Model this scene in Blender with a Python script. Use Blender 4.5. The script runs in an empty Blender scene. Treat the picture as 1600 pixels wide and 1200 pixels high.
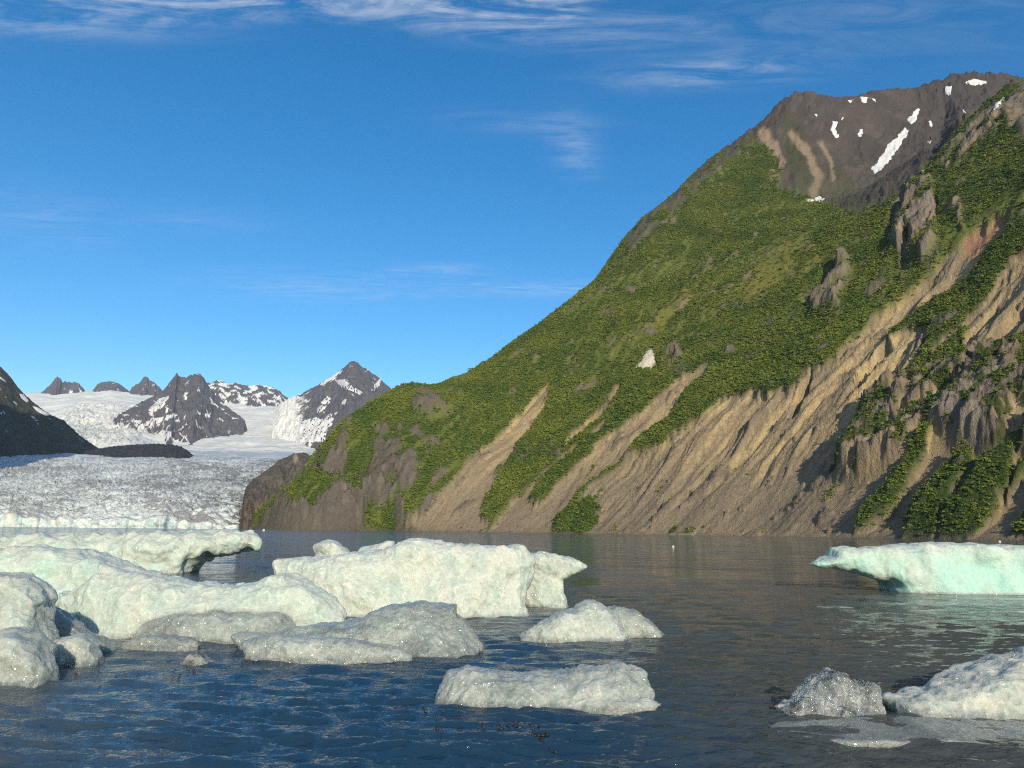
import bpy, math
import numpy as np
F32 = np.float32
# ----------------------------------------------------------------------------- camera, sky, sun, exposure
sc = bpy.context.scene
W0, H0 = 1600.0, 1200.0            # photograph size: pixel coordinates below are in this frame
FPX = 1155.0                       # focal length in those pixels
CAMH = 3.0
PITCH = math.atan((829.0 - 600.0) / FPX)
ROLL = math.atan(0.0105)
Rb = np.array([1.0, 0, 0]); Ub = np.array([0, -math.sin(PITCH), math.cos(PITCH)]); Fw = np.array([0, math.cos(PITCH), math.sin(PITCH)])
Rt = Rb * math.cos(ROLL) + Ub * math.sin(ROLL)
Up = Ub * math.cos(ROLL) - Rb * math.sin(ROLL)
CAM = np.array([0, 0, CAMH])
from mathutils import Matrix
cd = bpy.data.cameras.new('camera'); cam = bpy.data.objects.new('camera', cd)
sc.collection.objects.link(cam); sc.camera = cam
cd.sensor_fit = 'HORIZONTAL'; cd.sensor_width = 36.0; cd.lens = 36.0 * FPX / W0
cd.clip_start = 0.1; cd.clip_end = 40000
cam.matrix_world = Matrix(((Rt[0], Up[0], -Fw[0], 0), (Rt[1], Up[1], -Fw[1], 0), (Rt[2], Up[2], -Fw[2], CAMH), (0, 0, 0, 1)))

SUN_EL, SUN_AZ = math.radians(20), math.radians(11)    # azimuth: to the right of straight behind the camera
SUNV = np.array([math.sin(SUN_AZ) * math.cos(SUN_EL), -math.cos(SUN_AZ) * math.cos(SUN_EL), math.sin(SUN_EL)])
sd = bpy.data.lights.new('sun', 'SUN'); sd.energy = 5.0; sd.angle = math.radians(0.5); sd.color = (1.0, 0.87, 0.66)
sun = bpy.data.objects.new('sun', sd); sc.collection.objects.link(sun)
from mathutils import Vector
sun.rotation_euler = Vector(SUNV).to_track_quat('Z', 'Y').to_euler()
sun.location = (60, -200, 400)
sc.view_settings.view_transform = 'Standard'; sc.view_settings.look = 'None'
sc.view_settings.gamma = 1.0; sc.view_settings.use_curve_mapping = False
sc.view_settings.exposure = 0.18
sc.render.engine = 'CYCLES'
sc.cycles.max_bounces = 5; sc.cycles.diffuse_bounces = 2; sc.cycles.glossy_bounces = 3; sc.cycles.transmission_bounces = 4
sc.cycles.transparent_max_bounces = 6; sc.cycles.volume_bounces = 0
sc.cycles.use_denoising = False; sc.cycles.filter_width = 1.1
sc.cycles.sample_clamp_indirect = 6.0

class NT:
    def __init__(s, tree): s.t = tree; s.n = tree.nodes; s.l = tree.links
    def new(s, typ, ins=None, **kw):
        nd = s.n.new(typ)
        for k, v in kw.items(): setattr(nd, k, v)
        for k, v in (ins or {}).items(): s.set(nd.inputs[k], v)
        return nd
    def set(s, sock, v):
        if isinstance(v, bpy.types.NodeSocket): s.l.new(v, sock)
        elif isinstance(v, bpy.types.Node): s.l.new(v.outputs[0], sock)
        else: sock.default_value = v
    def m(s, op, a, b=None, c=None, clamp=False):
        nd = s.n.new('ShaderNodeMath'); nd.operation = op; nd.use_clamp = clamp
        for i, v in enumerate((a, b, c)):
            if v is not None: s.set(nd.inputs[i], v)
        return nd.outputs[0]
    def ramp(s, v, a, b, lo=0.0, hi=1.0):
        nd = s.n.new('ShaderNodeMapRange'); nd.interpolation_type = 'SMOOTHSTEP'
        for i, x in enumerate((v, a, b, lo, hi)): s.set(nd.inputs[i], x)
        return nd.outputs[0]
    def mix(s, f, a, b, blend='MIX'):
        nd = s.n.new('ShaderNodeMix'); nd.data_type = 'RGBA'; nd.blend_type = blend
        s.set(nd.inputs[0], f); s.set(nd.inputs[6], a); s.set(nd.inputs[7], b)
        return nd.outputs[2]
    def noise(s, vec, scale, detail=4.0, rough=0.55, dist=0.0):
        nd = s.new('ShaderNodeTexNoise', {'Vector': vec, 'Scale': scale, 'Detail': detail, 'Roughness': rough, 'Distortion': dist})
        return nd.outputs[0]
    def mapping(s, vec, scale=(1, 1, 1), rot=(0, 0, 0), loc=(0, 0, 0)):
        return s.new('ShaderNodeMapping', {'Vector': vec, 'Scale': scale, 'Rotation': rot, 'Location': loc}).outputs[0]

def C4(c): return (c[0], c[1], c[2], 1.0)
world = bpy.data.worlds.new('World'); sc.world = world; world.use_nodes = True
w = NT(world.node_tree); w.n.clear()
sky = w.new('ShaderNodeTexSky', sky_type='NISHITA', sun_disc=False, sun_elevation=SUN_EL,
            sun_rotation=math.pi - SUN_AZ, altitude=0.0, air_density=1.0, dust_density=0.1, ozone_density=2.6)
hs = w.new('ShaderNodeHueSaturation', {'Color': sky, 'Saturation': 1.38, 'Value': 1.0, 'Hue': 0.5})
gen = w.new('ShaderNodeTexCoord').outputs['Generated']
sx = w.new('ShaderNodeSeparateXYZ', {0: gen})
dz = w.m('MAXIMUM', sx.outputs[2], 0.02)
pxs = w.m('DIVIDE', sx.outputs[0], dz); pys = w.m('DIVIDE', sx.outputs[1], dz)
pv = w.new('ShaderNodeCombineXYZ', {0: pxs, 1: pys, 2: 0.0}).outputs[0]
wob = w.noise(w.mapping(pv, (0.9, 1.3, 1)), 1.6, 3)
fibre = w.noise(w.mapping(pv, (1.5, 6.0, 1), rot=(0, 0, 0.12)), 2.2, 9, 0.66, 1.2)
fine = w.noise(w.mapping(pv, (5.0, 9.0, 1), rot=(0, 0, 0.9)), 2.6, 7, 0.65, 0.6)
# high cirrus deck overhead, its ragged edge low in the sky
edge = w.m('ADD', pys, w.m('MULTIPLY_ADD', wob, 0.20, -0.10))
edge = w.m('ADD', edge, w.m('MULTIPLY', w.m('MAXIMUM', w.m('SUBTRACT', pxs, 0.10), 0.0), 1.0))
deck = w.m('MULTIPLY', w.ramp(edge, 1.36, 1.24), w.ramp(w.m('ADD', fibre, w.m('MULTIPLY', fine, 0.3)), 0.52, 0.88))
cl = w.m('MULTIPLY', deck, 0.62)
def skyp(px, py):
    d = Fw * FPX + Rt * (px - 800) + Up * (600 - py)
    return d[0] / d[2], d[1] / d[2]
for (px, py, sxx, syy, rot, st) in ((897, 232, .055, .16, -0.25, .28), (820, 192, .20, .05, .1, .16), (1120, 112, .2, .05, -.12, .5), (1010, 45, .3, .05, .05, .18),
                                    (860, 50, .22, .05, .05, .3), (100, 25, .25, .06, 0.0, .6), (845, 452, .4, .10, 0.0, .36), (683, 420, .22, .07, 0.0, .26), (500, 450, .5, .2, 0.1, .22), (70, 345, .2, .25, 0.5, .16), (1400, 15, .4, .12, 0.1, .14), (310, 345, .3, .12, 0.1, .1)):
    cx, cy = skyp(px, py)
    dx = w.m('SUBTRACT', pxs, cx); dy = w.m('SUBTRACT', pys, cy)
    c_, s_ = math.cos(rot), math.sin(rot)
    a = w.m('DIVIDE', w.m('ADD', w.m('MULTIPLY', dx, c_), w.m('MULTIPLY', dy, s_)), sxx)
    b = w.m('DIVIDE', w.m('SUBTRACT', w.m('MULTIPLY', dy, c_), w.m('MULTIPLY', dx, s_)), syy)
    r2 = w.m('ADD', w.m('MULTIPLY', a, a), w.m('MULTIPLY', b, b))
    g = w.m('POWER', 2.718, w.m('MULTIPLY', r2, -1.0))
    g = w.m('MULTIPLY', w.m('MULTIPLY', g, st * 0.8), w.ramp(w.m('ADD', fibre, w.m('MULTIPLY', fine, 0.25)), 0.45, 0.85))
    cl = w.m('ADD', cl, g)
cl = w.m('MINIMUM', cl, 0.75)
skyc = w.mix(cl, hs.outputs[0], (4.6, 4.9, 5.2, 1))
bg = w.new('ShaderNodeBackground', {'Color': skyc, 'Strength': 0.148})
wo = w.new('ShaderNodeOutputWorld', {'Surface': bg})

# ----------------------------------------------------------------------------- helpers
rng = np.random.default_rng(7)
PERM = rng.permutation(256).astype(np.int32); PERM = np.concatenate([PERM, PERM])
_ga = rng.uniform(0, 2 * np.pi, 256); GX = np.cos(_ga).astype(F32); GY = np.sin(_ga).astype(F32)
_g3 = rng.normal(size=(256, 3)); _g3 /= np.linalg.norm(_g3, axis=1)[:, None]; G3 = _g3.astype(F32)

def n2(x, y):
    x = np.asarray(x, F32); y = np.asarray(y, F32)
    xi = np.floor(x); yi = np.floor(y); xf = x - xi; yf = y - yi
    xi = xi.astype(np.int32) & 255; yi = yi.astype(np.int32) & 255
    u = xf * xf * xf * (xf * (xf * 6 - 15) + 10); v = yf * yf * yf * (yf * (yf * 6 - 15) + 10)
    def g(ix, iy, fx, fy):
        h = PERM[PERM[ix & 255] + (iy & 255)]
        return GX[h] * fx + GY[h] * fy
    a = g(xi, yi, xf, yf); b = g(xi + 1, yi, xf - 1, yf); c = g(xi, yi + 1, xf, yf - 1); d = g(xi + 1, yi + 1, xf - 1, yf - 1)
    return ((a + (b - a) * u) * (1 - v) + (c + (d - c) * u) * v) * 1.5
def n3(p):
    p = np.asarray(p, F32); i = np.floor(p); f = p - i; i = i.astype(np.int32) & 255
    u = f * f * f * (f * (f * 6 - 15) + 10); out = 0
    for cx in (0, 1):
        for cy in (0, 1):
            for cz in (0, 1):
                h = PERM[PERM[PERM[(i[:, 0] + cx) & 255] + ((i[:, 1] + cy) & 255)] + ((i[:, 2] + cz) & 255)]
                d = G3[h, 0] * (f[:, 0] - cx) + G3[h, 1] * (f[:, 1] - cy) + G3[h, 2] * (f[:, 2] - cz)
                wx = u[:, 0] if cx else 1 - u[:, 0]; wy = u[:, 1] if cy else 1 - u[:, 1]; wz = u[:, 2] if cz else 1 - u[:, 2]
                out = out + d * wx * wy * wz
    return out * 1.5
def fbm(x, y, o=4, gain=0.5):
    s = 0; a = 1.0; t = 0
    for k in range(o):
        s = s + a * n2(x * 2 ** k + 17.3 * k, y * 2 ** k - 9.1 * k); t += a; a *= gain
    return s / t
def ridged(x, y, o=4, gain=0.5):
    s = 0; a = 1.0; t = 0
    for k in range(o):
        s = s + a * (1 - 2 * np.abs(n2(x * 2 ** k + 31.7 * k, y * 2 ** k + 5.3 * k))); t += a; a *= gain
    return s / t
def sstep(a, b, x):
    t = np.clip((x - a) / (b - a), 0, 1); return t * t * (3 - 2 * t)
def ray(px, py):
    return Fw * FPX + Rt * (px - 800.0) + Up * (600.0 - py)
def atY(px, py, Y):
    d = ray(px, py); return CAM + d * (Y / d[1])
def project(P):
    d = np.asarray(P, np.float64) - CAM
    z = d @ Fw
    z = np.where(z < 0.1, 0.1, z)
    return 800 + FPX * (d @ Rt) / z, 600 - FPX * (d @ Up) / z
def polysdf(px, py, poly):
    """signed distance to a closed outline, negative inside"""
    px = np.asarray(px, F32); py = np.asarray(py, F32)
    V = np.array(poly, F32); n = len(V); d2 = np.full(px.shape, 1e12, F32); inside = np.zeros(px.shape, bool)
    for i in range(n):
        a = V[i]; b = V[(i + 1) % n]; e = b - a; wx = px - a[0]; wy = py - a[1]
        t = np.clip((wx * e[0] + wy * e[1]) / (e @ e + 1e-9), 0, 1)
        dx = wx - e[0] * t; dy = wy - e[1] * t
        d2 = np.minimum(d2, dx * dx + dy * dy)
        c = ((a[1] > py) != (b[1] > py))
        xx = a[0] + (py - a[1]) / (b[1] - a[1] + 1e-9) * e[0]
        inside ^= c & (px < xx)
    d = np.sqrt(d2)
    return np.where(inside, -d, d)
def pmask(px, py, poly, soft=3.0):
    out = np.zeros(px.shape, F32); V = np.array(poly)
    sel = (px > V[:, 0].min() - 12 - soft) & (px < V[:, 0].max() + 12 + soft) & (py > V[:, 1].min() - 12 - soft) & (py < V[:, 1].max() + 12 + soft)
    if sel.any():
        d = polysdf(px[sel], py[sel], poly); out[sel] = sstep(soft, -soft, d)
    return out

def tag(o, label=None, cat=None, group=None, kind=None):
    for k, v in (('label', label), ('category', cat), ('group', group), ('kind', kind)):
        if v: o[k] = v
    return o
def mesh_obj(name, V, Fq, mat, parent=None, smooth=True):
    me = bpy.data.meshes.new(name)
    V = np.ascontiguousarray(V, F32); Fq = np.ascontiguousarray(Fq, np.int32); k = Fq.shape[1]
    me.vertices.add(len(V)); me.vertices.foreach_set('co', V.ravel())
    me.loops.add(Fq.size); me.loops.foreach_set('vertex_index', Fq.ravel())
    me.polygons.add(len(Fq)); me.polygons.foreach_set('loop_start', np.arange(0, Fq.size, k, dtype=np.int32))
    me.polygons.foreach_set('loop_total', np.full(len(Fq), k, np.int32))
    me.update(calc_edges=True)
    if smooth: me.polygons.foreach_set('use_smooth', np.ones(len(Fq), bool))
    if mat: me.materials.append(mat)
    o = bpy.data.objects.new(name, me); sc.collection.objects.link(o); o.parent = parent
    return o
def colattr(o, name, C):
    a = o.data.color_attributes.new(name, 'FLOAT_COLOR', 'POINT')
    C = np.asarray(C, F32)
    if C.shape[1] == 3: C = np.concatenate([C, np.ones((len(C), 1), F32)], 1)
    a.data.foreach_set('color', np.ascontiguousarray(C).ravel())
def gridfaces(nr, nc):
    i = np.arange(nr * nc).reshape(nr, nc)
    return np.stack([i[:-1, :-1], i[:-1, 1:], i[1:, 1:], i[1:, :-1]], -1).reshape(-1, 4)
def lerpc(c, t, new):
    t = np.clip(t, 0, 1)[:, None]; return c * (1 - t) + np.array(new, F32) * t

def mat(name):
    m_ = bpy.data.materials.new(name); m_.use_nodes = True
    t = NT(m_.node_tree); t.n.clear()
    out = t.new('ShaderNodeOutputMaterial'); bs = t.new('ShaderNodeBsdfPrincipled')
    t.l.new(bs.outputs[0], out.inputs[0])
    return m_, t, bs
def terrain_mat(name, fscale, famp, bump_dist, rough=0.9, bscale=None):
    """surface colour held by the ground itself (attribute) broken up by procedural grain and relief"""
    m_, t, bs = mat(name)
    at = t.new('ShaderNodeVertexColor', layer_name='ground').outputs[0]
    pos = t.new('ShaderNodeNewGeometry').outputs['Position']
    nz = t.noise(pos, fscale, 8, 0.7)
    nz2 = t.noise(pos, fscale * 5.3, 5, 0.65)
    f = t.m('ADD', t.m('MULTIPLY', nz, famp), t.m('MULTIPLY', nz2, famp * 0.9))
    f = t.m('MAXIMUM', t.m('ADD', f, 1.0 - famp * 0.95), 0.25)
    col = t.mix(1.0, at, t.new('ShaderNodeCombineXYZ', {0: f, 1: f, 2: f}).outputs[0], 'MULTIPLY')
    t.set(bs.inputs['Base Color'], col); bs.inputs['Roughness'].default_value = rough
    bs.inputs['Specular IOR Level'].default_value = 0.15
    rg = t.m('ABSOLUTE', t.m('SUBTRACT', t.noise(pos, fscale * .6, 6, 0.65), .5))
    h = t.m('ADD', t.m('ADD', nz, t.m('MULTIPLY', rg, -1.5)), t.m('MULTIPLY', t.noise(pos, (bscale or fscale * 2.2), 5, 0.6), 0.8))
    bp = t.new('ShaderNodeBump', {'Height': h, 'Strength': 1.0, 'Distance': bump_dist})
    t.set(bs.inputs['Normal'], bp)
    return m_

# ----------------------------------------------------------------------------- main mountain on the right
SL = 0.72; KQ = 1.38e-4; NX, NY = 0.80, 0.60
_sh = np.array([(-2300, 3000), (-1250, 2150), (-535, 1590), (-184, 1300), (57, 1085), (215, 820), (300, 640), (345, 480), (380, 250), (400, -300)], float)
_dl = np.concatenate([[0], np.cumsum(np.hypot(*np.diff(_sh, axis=0).T))]); _q = np.arange(0, _dl[-1], 6.0)
SC = np.stack([np.interp(_q, _dl, _sh[:, 0]), np.interp(_q, _dl, _sh[:, 1])], 1)
_k = np.hanning(61); _k /= _k.sum(); SC = np.stack([np.convolve(np.pad(SC[:, i], 30, mode='edge'), _k, 'valid') for i in (0, 1)], 1).astype(F32)
ST = np.gradient(SC, axis=0); ST /= np.linalg.norm(ST, axis=1)[:, None]; SN = np.stack([-ST[:, 1], ST[:, 0]], 1)      # normal points up the slope
def shore_uv(x, y):
    """distance along the shore and distance up from it"""
    x = np.asarray(x, F32).ravel(); y = np.asarray(y, F32).ravel(); u = np.empty(len(x), F32); v = np.empty(len(x), F32)
    for i in range(0, len(x), 40000):
        a = x[i:i + 40000]; b = y[i:i + 40000]
        k = np.argmin((a[:, None] - SC[None, ::2, 0]) ** 2 + (b[:, None] - SC[None, ::2, 1]) ** 2, 1) * 2
        dx = a - SC[k, 0]; dy = b - SC[k, 1]
        u[i:i + 40000] = k * 6.0 + dx * ST[k, 0] + dy * ST[k, 1]; v[i:i + 40000] = np.hypot(dx, dy) * np.sign(dx * SN[k, 0] + dy * SN[k, 1])
    return u, v
def slopeP(px, py, off):
    if off > 1000: return atY(px, py, float(off))       # a depth given outright
    d = ray(px, py); dx, dz_ = d[0] / d[1], d[2] / d[1]
    Y = np.linspace(400, 4600, 700); D = shore_uv(dx * Y, Y)[1] - off
    f = np.where(D > 0, SL * D + KQ * D * D, SL * D) - CAMH - dz_ * Y
    k = max(int(np.argmax(f > 0)), 1); Y = Y[k - 1] + (Y[k] - Y[k - 1]) * (0 - f[k - 1]) / (f[k] - f[k - 1])
    return np.array([dx * Y, Y, CAMH + dz_ * Y])
ctrl = []
for k in range(0, len(SC), 22):
    c = SC[k]; n_ = SN[k]
    if c[1] < 200 or c[0] < -560: continue
    ctrl.append((c[0], c[1], -2.0)); ctrl.append((c[0] - n_[0] * 160, c[1] - n_[1] * 160, -90.0))
ctrl += [(-640, 1720, -25.0), (-700, 1900, -40.0), (-780, 1600, -60.0)]
skyl = [(440, 790, -150), (462, 770, -180), (485, 738, -190), (510, 698, -180), (535, 672, -165), (560, 655, -150), (600, 630, -120), (640, 612, -90), (680, 606, -70), (700, 598, -50), (760, 569, -20), (800, 545, 0), (850, 510, 0),
        (900, 468, 0), (940, 430, 10), (960, 403, 25), (985, 371, 40), (1020, 344, 50), (1060, 304, 70), (1100, 264, 85), (1140, 234, 100), (1190, 199, 110), (1215, 176, 120), (1245, 151, 130),
        (1300, 157, 2740), (1350, 150, 2770), (1400, 142, 2800), (1455, 142, 2800), (1490, 127, 2780), (1560, 134, 2780), (1650, 128, 2750), (1900, 150, 2600)]
for px, py, off in skyl:
    p = slopeP(px, py, off); ctrl.append(tuple(p))
    bxd, byd = (-.66, .75) if px < 690 else ((-.36, .93) if px < 1250 else (0.1, 1.0))
    for dist, drop in ((150, 0.55), (450, 0.6), (1000, 0.6)):
        ctrl.append((p[0] + bxd * dist, p[1] + byd * dist, max(p[2] - dist * drop, -60 if px < 700 else 30)))
inner = [(560, 760, -120), (640, 740, -80), (600, 700, -110), (700, 700, -40), (760, 650, -20), (800, 760, 0), (850, 600, 0), (900, 700, 8), (950, 560, 0), (1000, 640, 0), (1000, 470, 5), (1060, 400, 15), (1100, 540, -5), (1100, 720, 5), (1150, 330, 50),
         (1180, 380, 20), (1200, 290, 85), (1200, 450, 0), (1200, 620, 0), (1260, 350, 30), (1290, 325, 90), (1270, 270, 150), (1330, 250, 2320), (1350, 200, 2520), (1390, 215, 2480), (1340, 305, 2000), (1400, 270, 2150), (1450, 220, 2380), (1440, 250, 2220), (1520, 170, 2520), (1490, 190, 2450), (1650, 180, 2500), (1500, 150, 2640), (1420, 180, 2640),
         (1310, 352, 5), (1380, 323, -18), (1430, 288, -30), (1455, 252, -35), (1500, 206, -45), (1560, 163, -55), (1605, 142, -60), (1700, 120, -60), (1900, 150, -40),
         (1300, 450, -5), (1400, 400, -22), (1500, 320, -32), (1560, 260, -45), (1400, 520, -5), (1500, 430, -10), (1580, 350, -30), (1300, 640, 3), (1360, 690, -12), (1450, 620, -10), (1550, 600, -15), (1550, 480, -8), (1450, 760, 5), (1560, 780, 5), (1250, 760, 10), (1700, 600, 0), (1700, 350, -20), (2000, 400, 0)]
for px, py, off in inner: ctrl.append(tuple(slopeP(px, py, off)))
ctrl += [(-1100, 2300, -60), (-1000, 3000, -60), (-700, 3600, 0), (3200, 3600, 300), (1200, 4900, 300), (2800, 900, 700), (0, 3800, 40)]
ctrl = np.array(ctrl)
def tps_fit(P, Z, lam=1e-4):
    S = 1000.0; P = P / S; n = len(P)
    r2 = ((P[:, None] - P[None]) ** 2).sum(-1); K = np.where(r2 > 0, 0.5 * r2 * np.log(r2 + 1e-12), 0) + lam * np.eye(n)
    A = np.zeros((n + 3, n + 3)); A[:n, :n] = K; A[:n, n] = 1; A[:n, n + 1:] = P; A[n, :n] = 1; A[n + 1:, :n] = P.T
    s = np.linalg.solve(A, np.concatenate([Z, np.zeros(3)]))
    def f(x, y):
        q = np.stack([x.ravel(), y.ravel()], 1) / S; out = np.empty(len(q))
        for i in range(0, len(q), 60000):
            b = q[i:i + 60000]; r2 = ((b[:, None, :] - P[None]) ** 2).sum(-1).astype(F32)
            out[i:i + 60000] = (0.5 * r2 * np.log(r2 + 1e-12)) @ s[:n].astype(F32) + s[n] + b @ s[n + 1:]
        return out.reshape(x.shape)
    return f
tf = tps_fit(ctrl[:, :2], ctrl[:, 2])
GX0, GY0, GS = -1300.0, 300.0, 10.0
gx = np.arange(GX0, 3300, GS); gy = np.arange(GY0, 5300, GS)
GH = tf(*np.meshgrid(gx, gy)).astype(F32)
def baseh(x, y):
    fx = np.clip((x - GX0) / GS, 0, len(gx) - 1.01); fy = np.clip((y - GY0) / GS, 0, len(gy) - 1.01)
    ix = fx.astype(int); iy = fy.astype(int); u = fx - ix; v = fy - iy
    return (GH[iy, ix] * (1 - u) + GH[iy, ix + 1] * u) * (1 - v) + (GH[iy + 1, ix] * (1 - u) + GH[iy + 1, ix + 1] * u) * v

def polar(pxs_, rmin, rmax, nr, hf, A=1.0, B=0.12, ns=500):
    """vertex positions on rays of azimuth, rows packed where the surface shows most"""
    az = np.arctan((pxs_ - 800.0) / (FPX * 1.0192))
    r = np.exp(np.linspace(np.log(rmin), np.log(rmax), ns))[:, None]
    X = r * np.sin(az)[None]; Yy = r * np.cos(az)[None]
    Z = hf(X, Yy); el = np.arctan2(Z - CAMH, r)
    st = np.abs(np.diff(el, axis=0)) * A + np.diff(np.log(r), axis=0) * B
    cum = np.concatenate([np.zeros((1, len(az))), np.cumsum(st, 0)], 0); cum /= cum[-1]
    q = np.linspace(0, 1, nr); R = np.empty((nr, len(az)))
    for j in range(len(az)): R[:, j] = np.interp(q, cum[:, j], r[:, 0])
    return R * np.sin(az)[None], R * np.cos(az)[None], R

NC, NR = 820, 640
pxc = np.concatenate([np.linspace(330, 1650, NC - 60), np.linspace(1655, 2000, 60)])
MX, MY, MR = polar(pxc, 340, 4300, NR, baseh)
MB = baseh(MX, MY)
X, Y, Z0 = MX.ravel(), MY.ravel(), MB.ravel()
ggx = np.arange(-1300, 3320, 20.0); ggy = np.arange(200, 5320, 20.0); _a, _b = np.meshgrid(ggx, ggy); UG, VG = [q.reshape(_a.shape) for q in shore_uv(_a, _b)]
def gsample(G, x, y):
    fx = np.clip((x + 1300) / 20, 0, len(ggx) - 1.01); fy = np.clip((y - 200) / 20, 0, len(ggy) - 1.01); ix = fx.astype(int); iy = fy.astype(int); u = fx - ix; v = fy - iy
    return (G[iy, ix] * (1 - u) + G[iy, ix + 1] * u) * (1 - v) + (G[iy + 1, ix] * (1 - u) + G[iy + 1, ix + 1] * u) * v
u_s = gsample(UG, X, Y); t_u = gsample(VG, X, Y)       # metres along the shore and up the slope
ppx, ppy = project(np.stack([X, Y, Z0], 1))
wx = fbm(X / 40, Y / 40, 4, 0.65) * 10; wy = fbm(X / 40 + 50, Y / 40 + 9, 4, 0.65) * 10
qx, qy = ppx + wx, ppy + wy
SCREE = [
 [(861, 601), (852, 640), (815, 690), (790, 730), (772, 760), (752, 795), (762, 835), (630, 835), (668, 795), (700, 760), (745, 715), (790, 668), (825, 635)],
 [(972, 602), (962, 625), (945, 650), (915, 680), (885, 702), (880, 697), (915, 665), (940, 640), (955, 612)],
 [(958, 660), (935, 685), (905, 705), (880, 725), (850, 748), (800, 800), (792, 800), (845, 745), (885, 710), (920, 685)],
 [(1112, 567), (1070, 585), (1030, 625), (985, 665), (945, 695), (905, 728), (865, 762), (840, 790), (812, 765), (800, 785), (760, 840), (870, 840), (880, 800), (905, 770), (950, 735), (1000, 695), (1045, 655), (1065, 625), (1100, 590)],
 [(1572, 345), (1530, 357), (1495, 395), (1440, 440), (1380, 490), (1320, 545), (1290, 580), (1255, 590), (1240, 612), (1200, 618), (1150, 622), (1130, 630), (1100, 655), (1060, 672), (1040, 692), (1000, 705), (970, 727), (935, 752), (905, 778), (870, 835), (860, 850), (1660, 870), (1660, 340)]]
VEG = [
 [(1660, 300), (1590, 345), (1565, 380), (1500, 440), (1450, 472), (1390, 520), (1385, 532), (1430, 508), (1452, 515), (1447, 548), (1430, 572), (1380, 612), (1350, 640), (1340, 665), (1380, 645), (1412, 612), (1440, 580), (1465, 540), (1495, 510), (1545, 465), (1560, 435), (1590, 405), (1660, 370)],
 [(1514, 512), (1502, 545), (1478, 572), (1440, 604), (1425, 612), (1435, 585), (1470, 545), (1495, 522)],
 [(1457, 685), (1450, 715), (1430, 742), (1410, 772), (1380, 812), (1333, 832), (1350, 800), (1385, 760), (1412, 735), (1430, 700)],
 [(1520, 712), (1520, 735), (1497, 760), (1480, 800), (1455, 845), (1408, 845), (1415, 815), (1450, 770), (1475, 740), (1500, 712)],
 [(1584, 710), (1578, 760), (1552, 800), (1512, 845), (1466, 845), (1482, 810), (1515, 760), (1540, 722)],
 [(1660, 760), (1600, 800), (1578, 830), (1660, 835)], [(1640, 700), (1600, 745), (1575, 775), (1590, 740)],
 [(938, 788), (920, 778), (895, 785), (872, 812), (862, 832), (905, 832), (932, 808)],
 [(792, 782), (778, 800), (763, 806), (772, 795)],
 [(1424, 600), (1410, 640), (1395, 665), (1400, 625)], [(1660, 480), (1590, 540), (1560, 590), (1600, 590), (1660, 560)], [(1530, 650), (1545, 680), (1510, 700), (1500, 690)]]
ROCK = [
 [(1425, 283), (1440, 298), (1457, 288), (1464, 330), (1464, 390), (1442, 424), (1425, 405), (1408, 436), (1400, 390), (1383, 370), (1395, 330), (1412, 303)],
 [(1322, 392), (1327, 430), (1322, 462), (1310, 494), (1270, 502), (1252, 470), (1285, 440), (1305, 412)],
 [(1640, 110), (1592, 150), (1545, 178), (1505, 213), (1468, 262), (1478, 275), (1530, 232), (1570, 205), (1600, 220), (1640, 330), (1660, 240)],
 [(1502, 322), (1507, 368), (1495, 362), (1486, 335)], [(1062, 538), (1066, 572), (1040, 582), (1030, 560)],
 [(1340, 640), (1420, 600), (1500, 556), (1600, 530), (1660, 540), (1660, 700), (1560, 718), (1510, 705), (1450, 688), (1400, 722), (1340, 738), (1300, 730), (1308, 690)],
 [(450, 838), (468, 782), (498, 722), (535, 690), (575, 692), (620, 702), (648, 722), (656, 760), (625, 790), (650, 835)],
 [(395, 838), (440, 780), (520, 780), (640, 800), (640, 838)],
 [(640, 632), (690, 625), (700, 650), (650, 655)], [(600, 655), (635, 660), (625, 690), (590, 685)], [(1360, 225), (1350, 210), (1340, 230), (1350, 250)]]
RIM = [(970, 388), (1010, 340), (1060, 298), (1100, 258), (1150, 220), (1215, 168), (1250, 145), (1228, 200), (1190, 218), (1160, 240), (1120, 272), (1085, 308), (1050, 338), (1020, 368), (985, 398)]
TALUS = [(1165, 217), (1200, 120), (1245, 60), (1300, 60), (1400, 60), (1490, 60), (1700, 60), (1700, 120), (1620, 126), (1560, 160), (1500, 205), (1455, 250), (1430, 285), (1380, 322), (1330, 337), (1290, 322), (1250, 314), (1213, 300), (1225, 270), (1203, 235), (1185, 222)]
OLIVE = [[(1222, 185), (1245, 190), (1275, 250), (1295, 300), (1288, 322), (1245, 306), (1228, 255)], [(1180, 225), (1205, 240), (1222, 270), (1185, 310), (1150, 320), (1150, 270)], [(1290, 240), (1320, 280), (1350, 330), (1310, 340), (1292, 300)]]
TANS = [[(1237, 203), (1265, 238), (1287, 280), (1285, 300), (1270, 320), (1258, 320), (1275, 290), (1260, 250), (1230, 214)], [(1195, 203), (1217, 230), (1228, 262), (1205, 292), (1170, 322), (1160, 322), (1200, 285), (1211, 260), (1200, 235), (1183, 212)], [(1285, 225), (1302, 260), (1306, 295), (1300, 295), (1297, 262), (1280, 230)]]
LIGHTGREEN = [[(1200, 392), (1260, 372), (1250, 400), (1190, 415)], [(1080, 440), (1200, 420), (1320, 370), (1280, 420), (1180, 480), (1060, 500), (960, 560)]]
DARKVEG = [[(1070, 335), (1140, 285), (1190, 228), (1212, 262), (1208, 290), (1160, 325), (1130, 350), (1080, 365), (1010, 400)], [(850, 640), (1000, 580), (1130, 560), (1290, 500), (1300, 570), (1240, 610), (1100, 660), (900, 780), (770, 790), (800, 720)], [(1380, 530), (1560, 390), (1620, 330), (1640, 400), (1400, 600)]]
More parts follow.
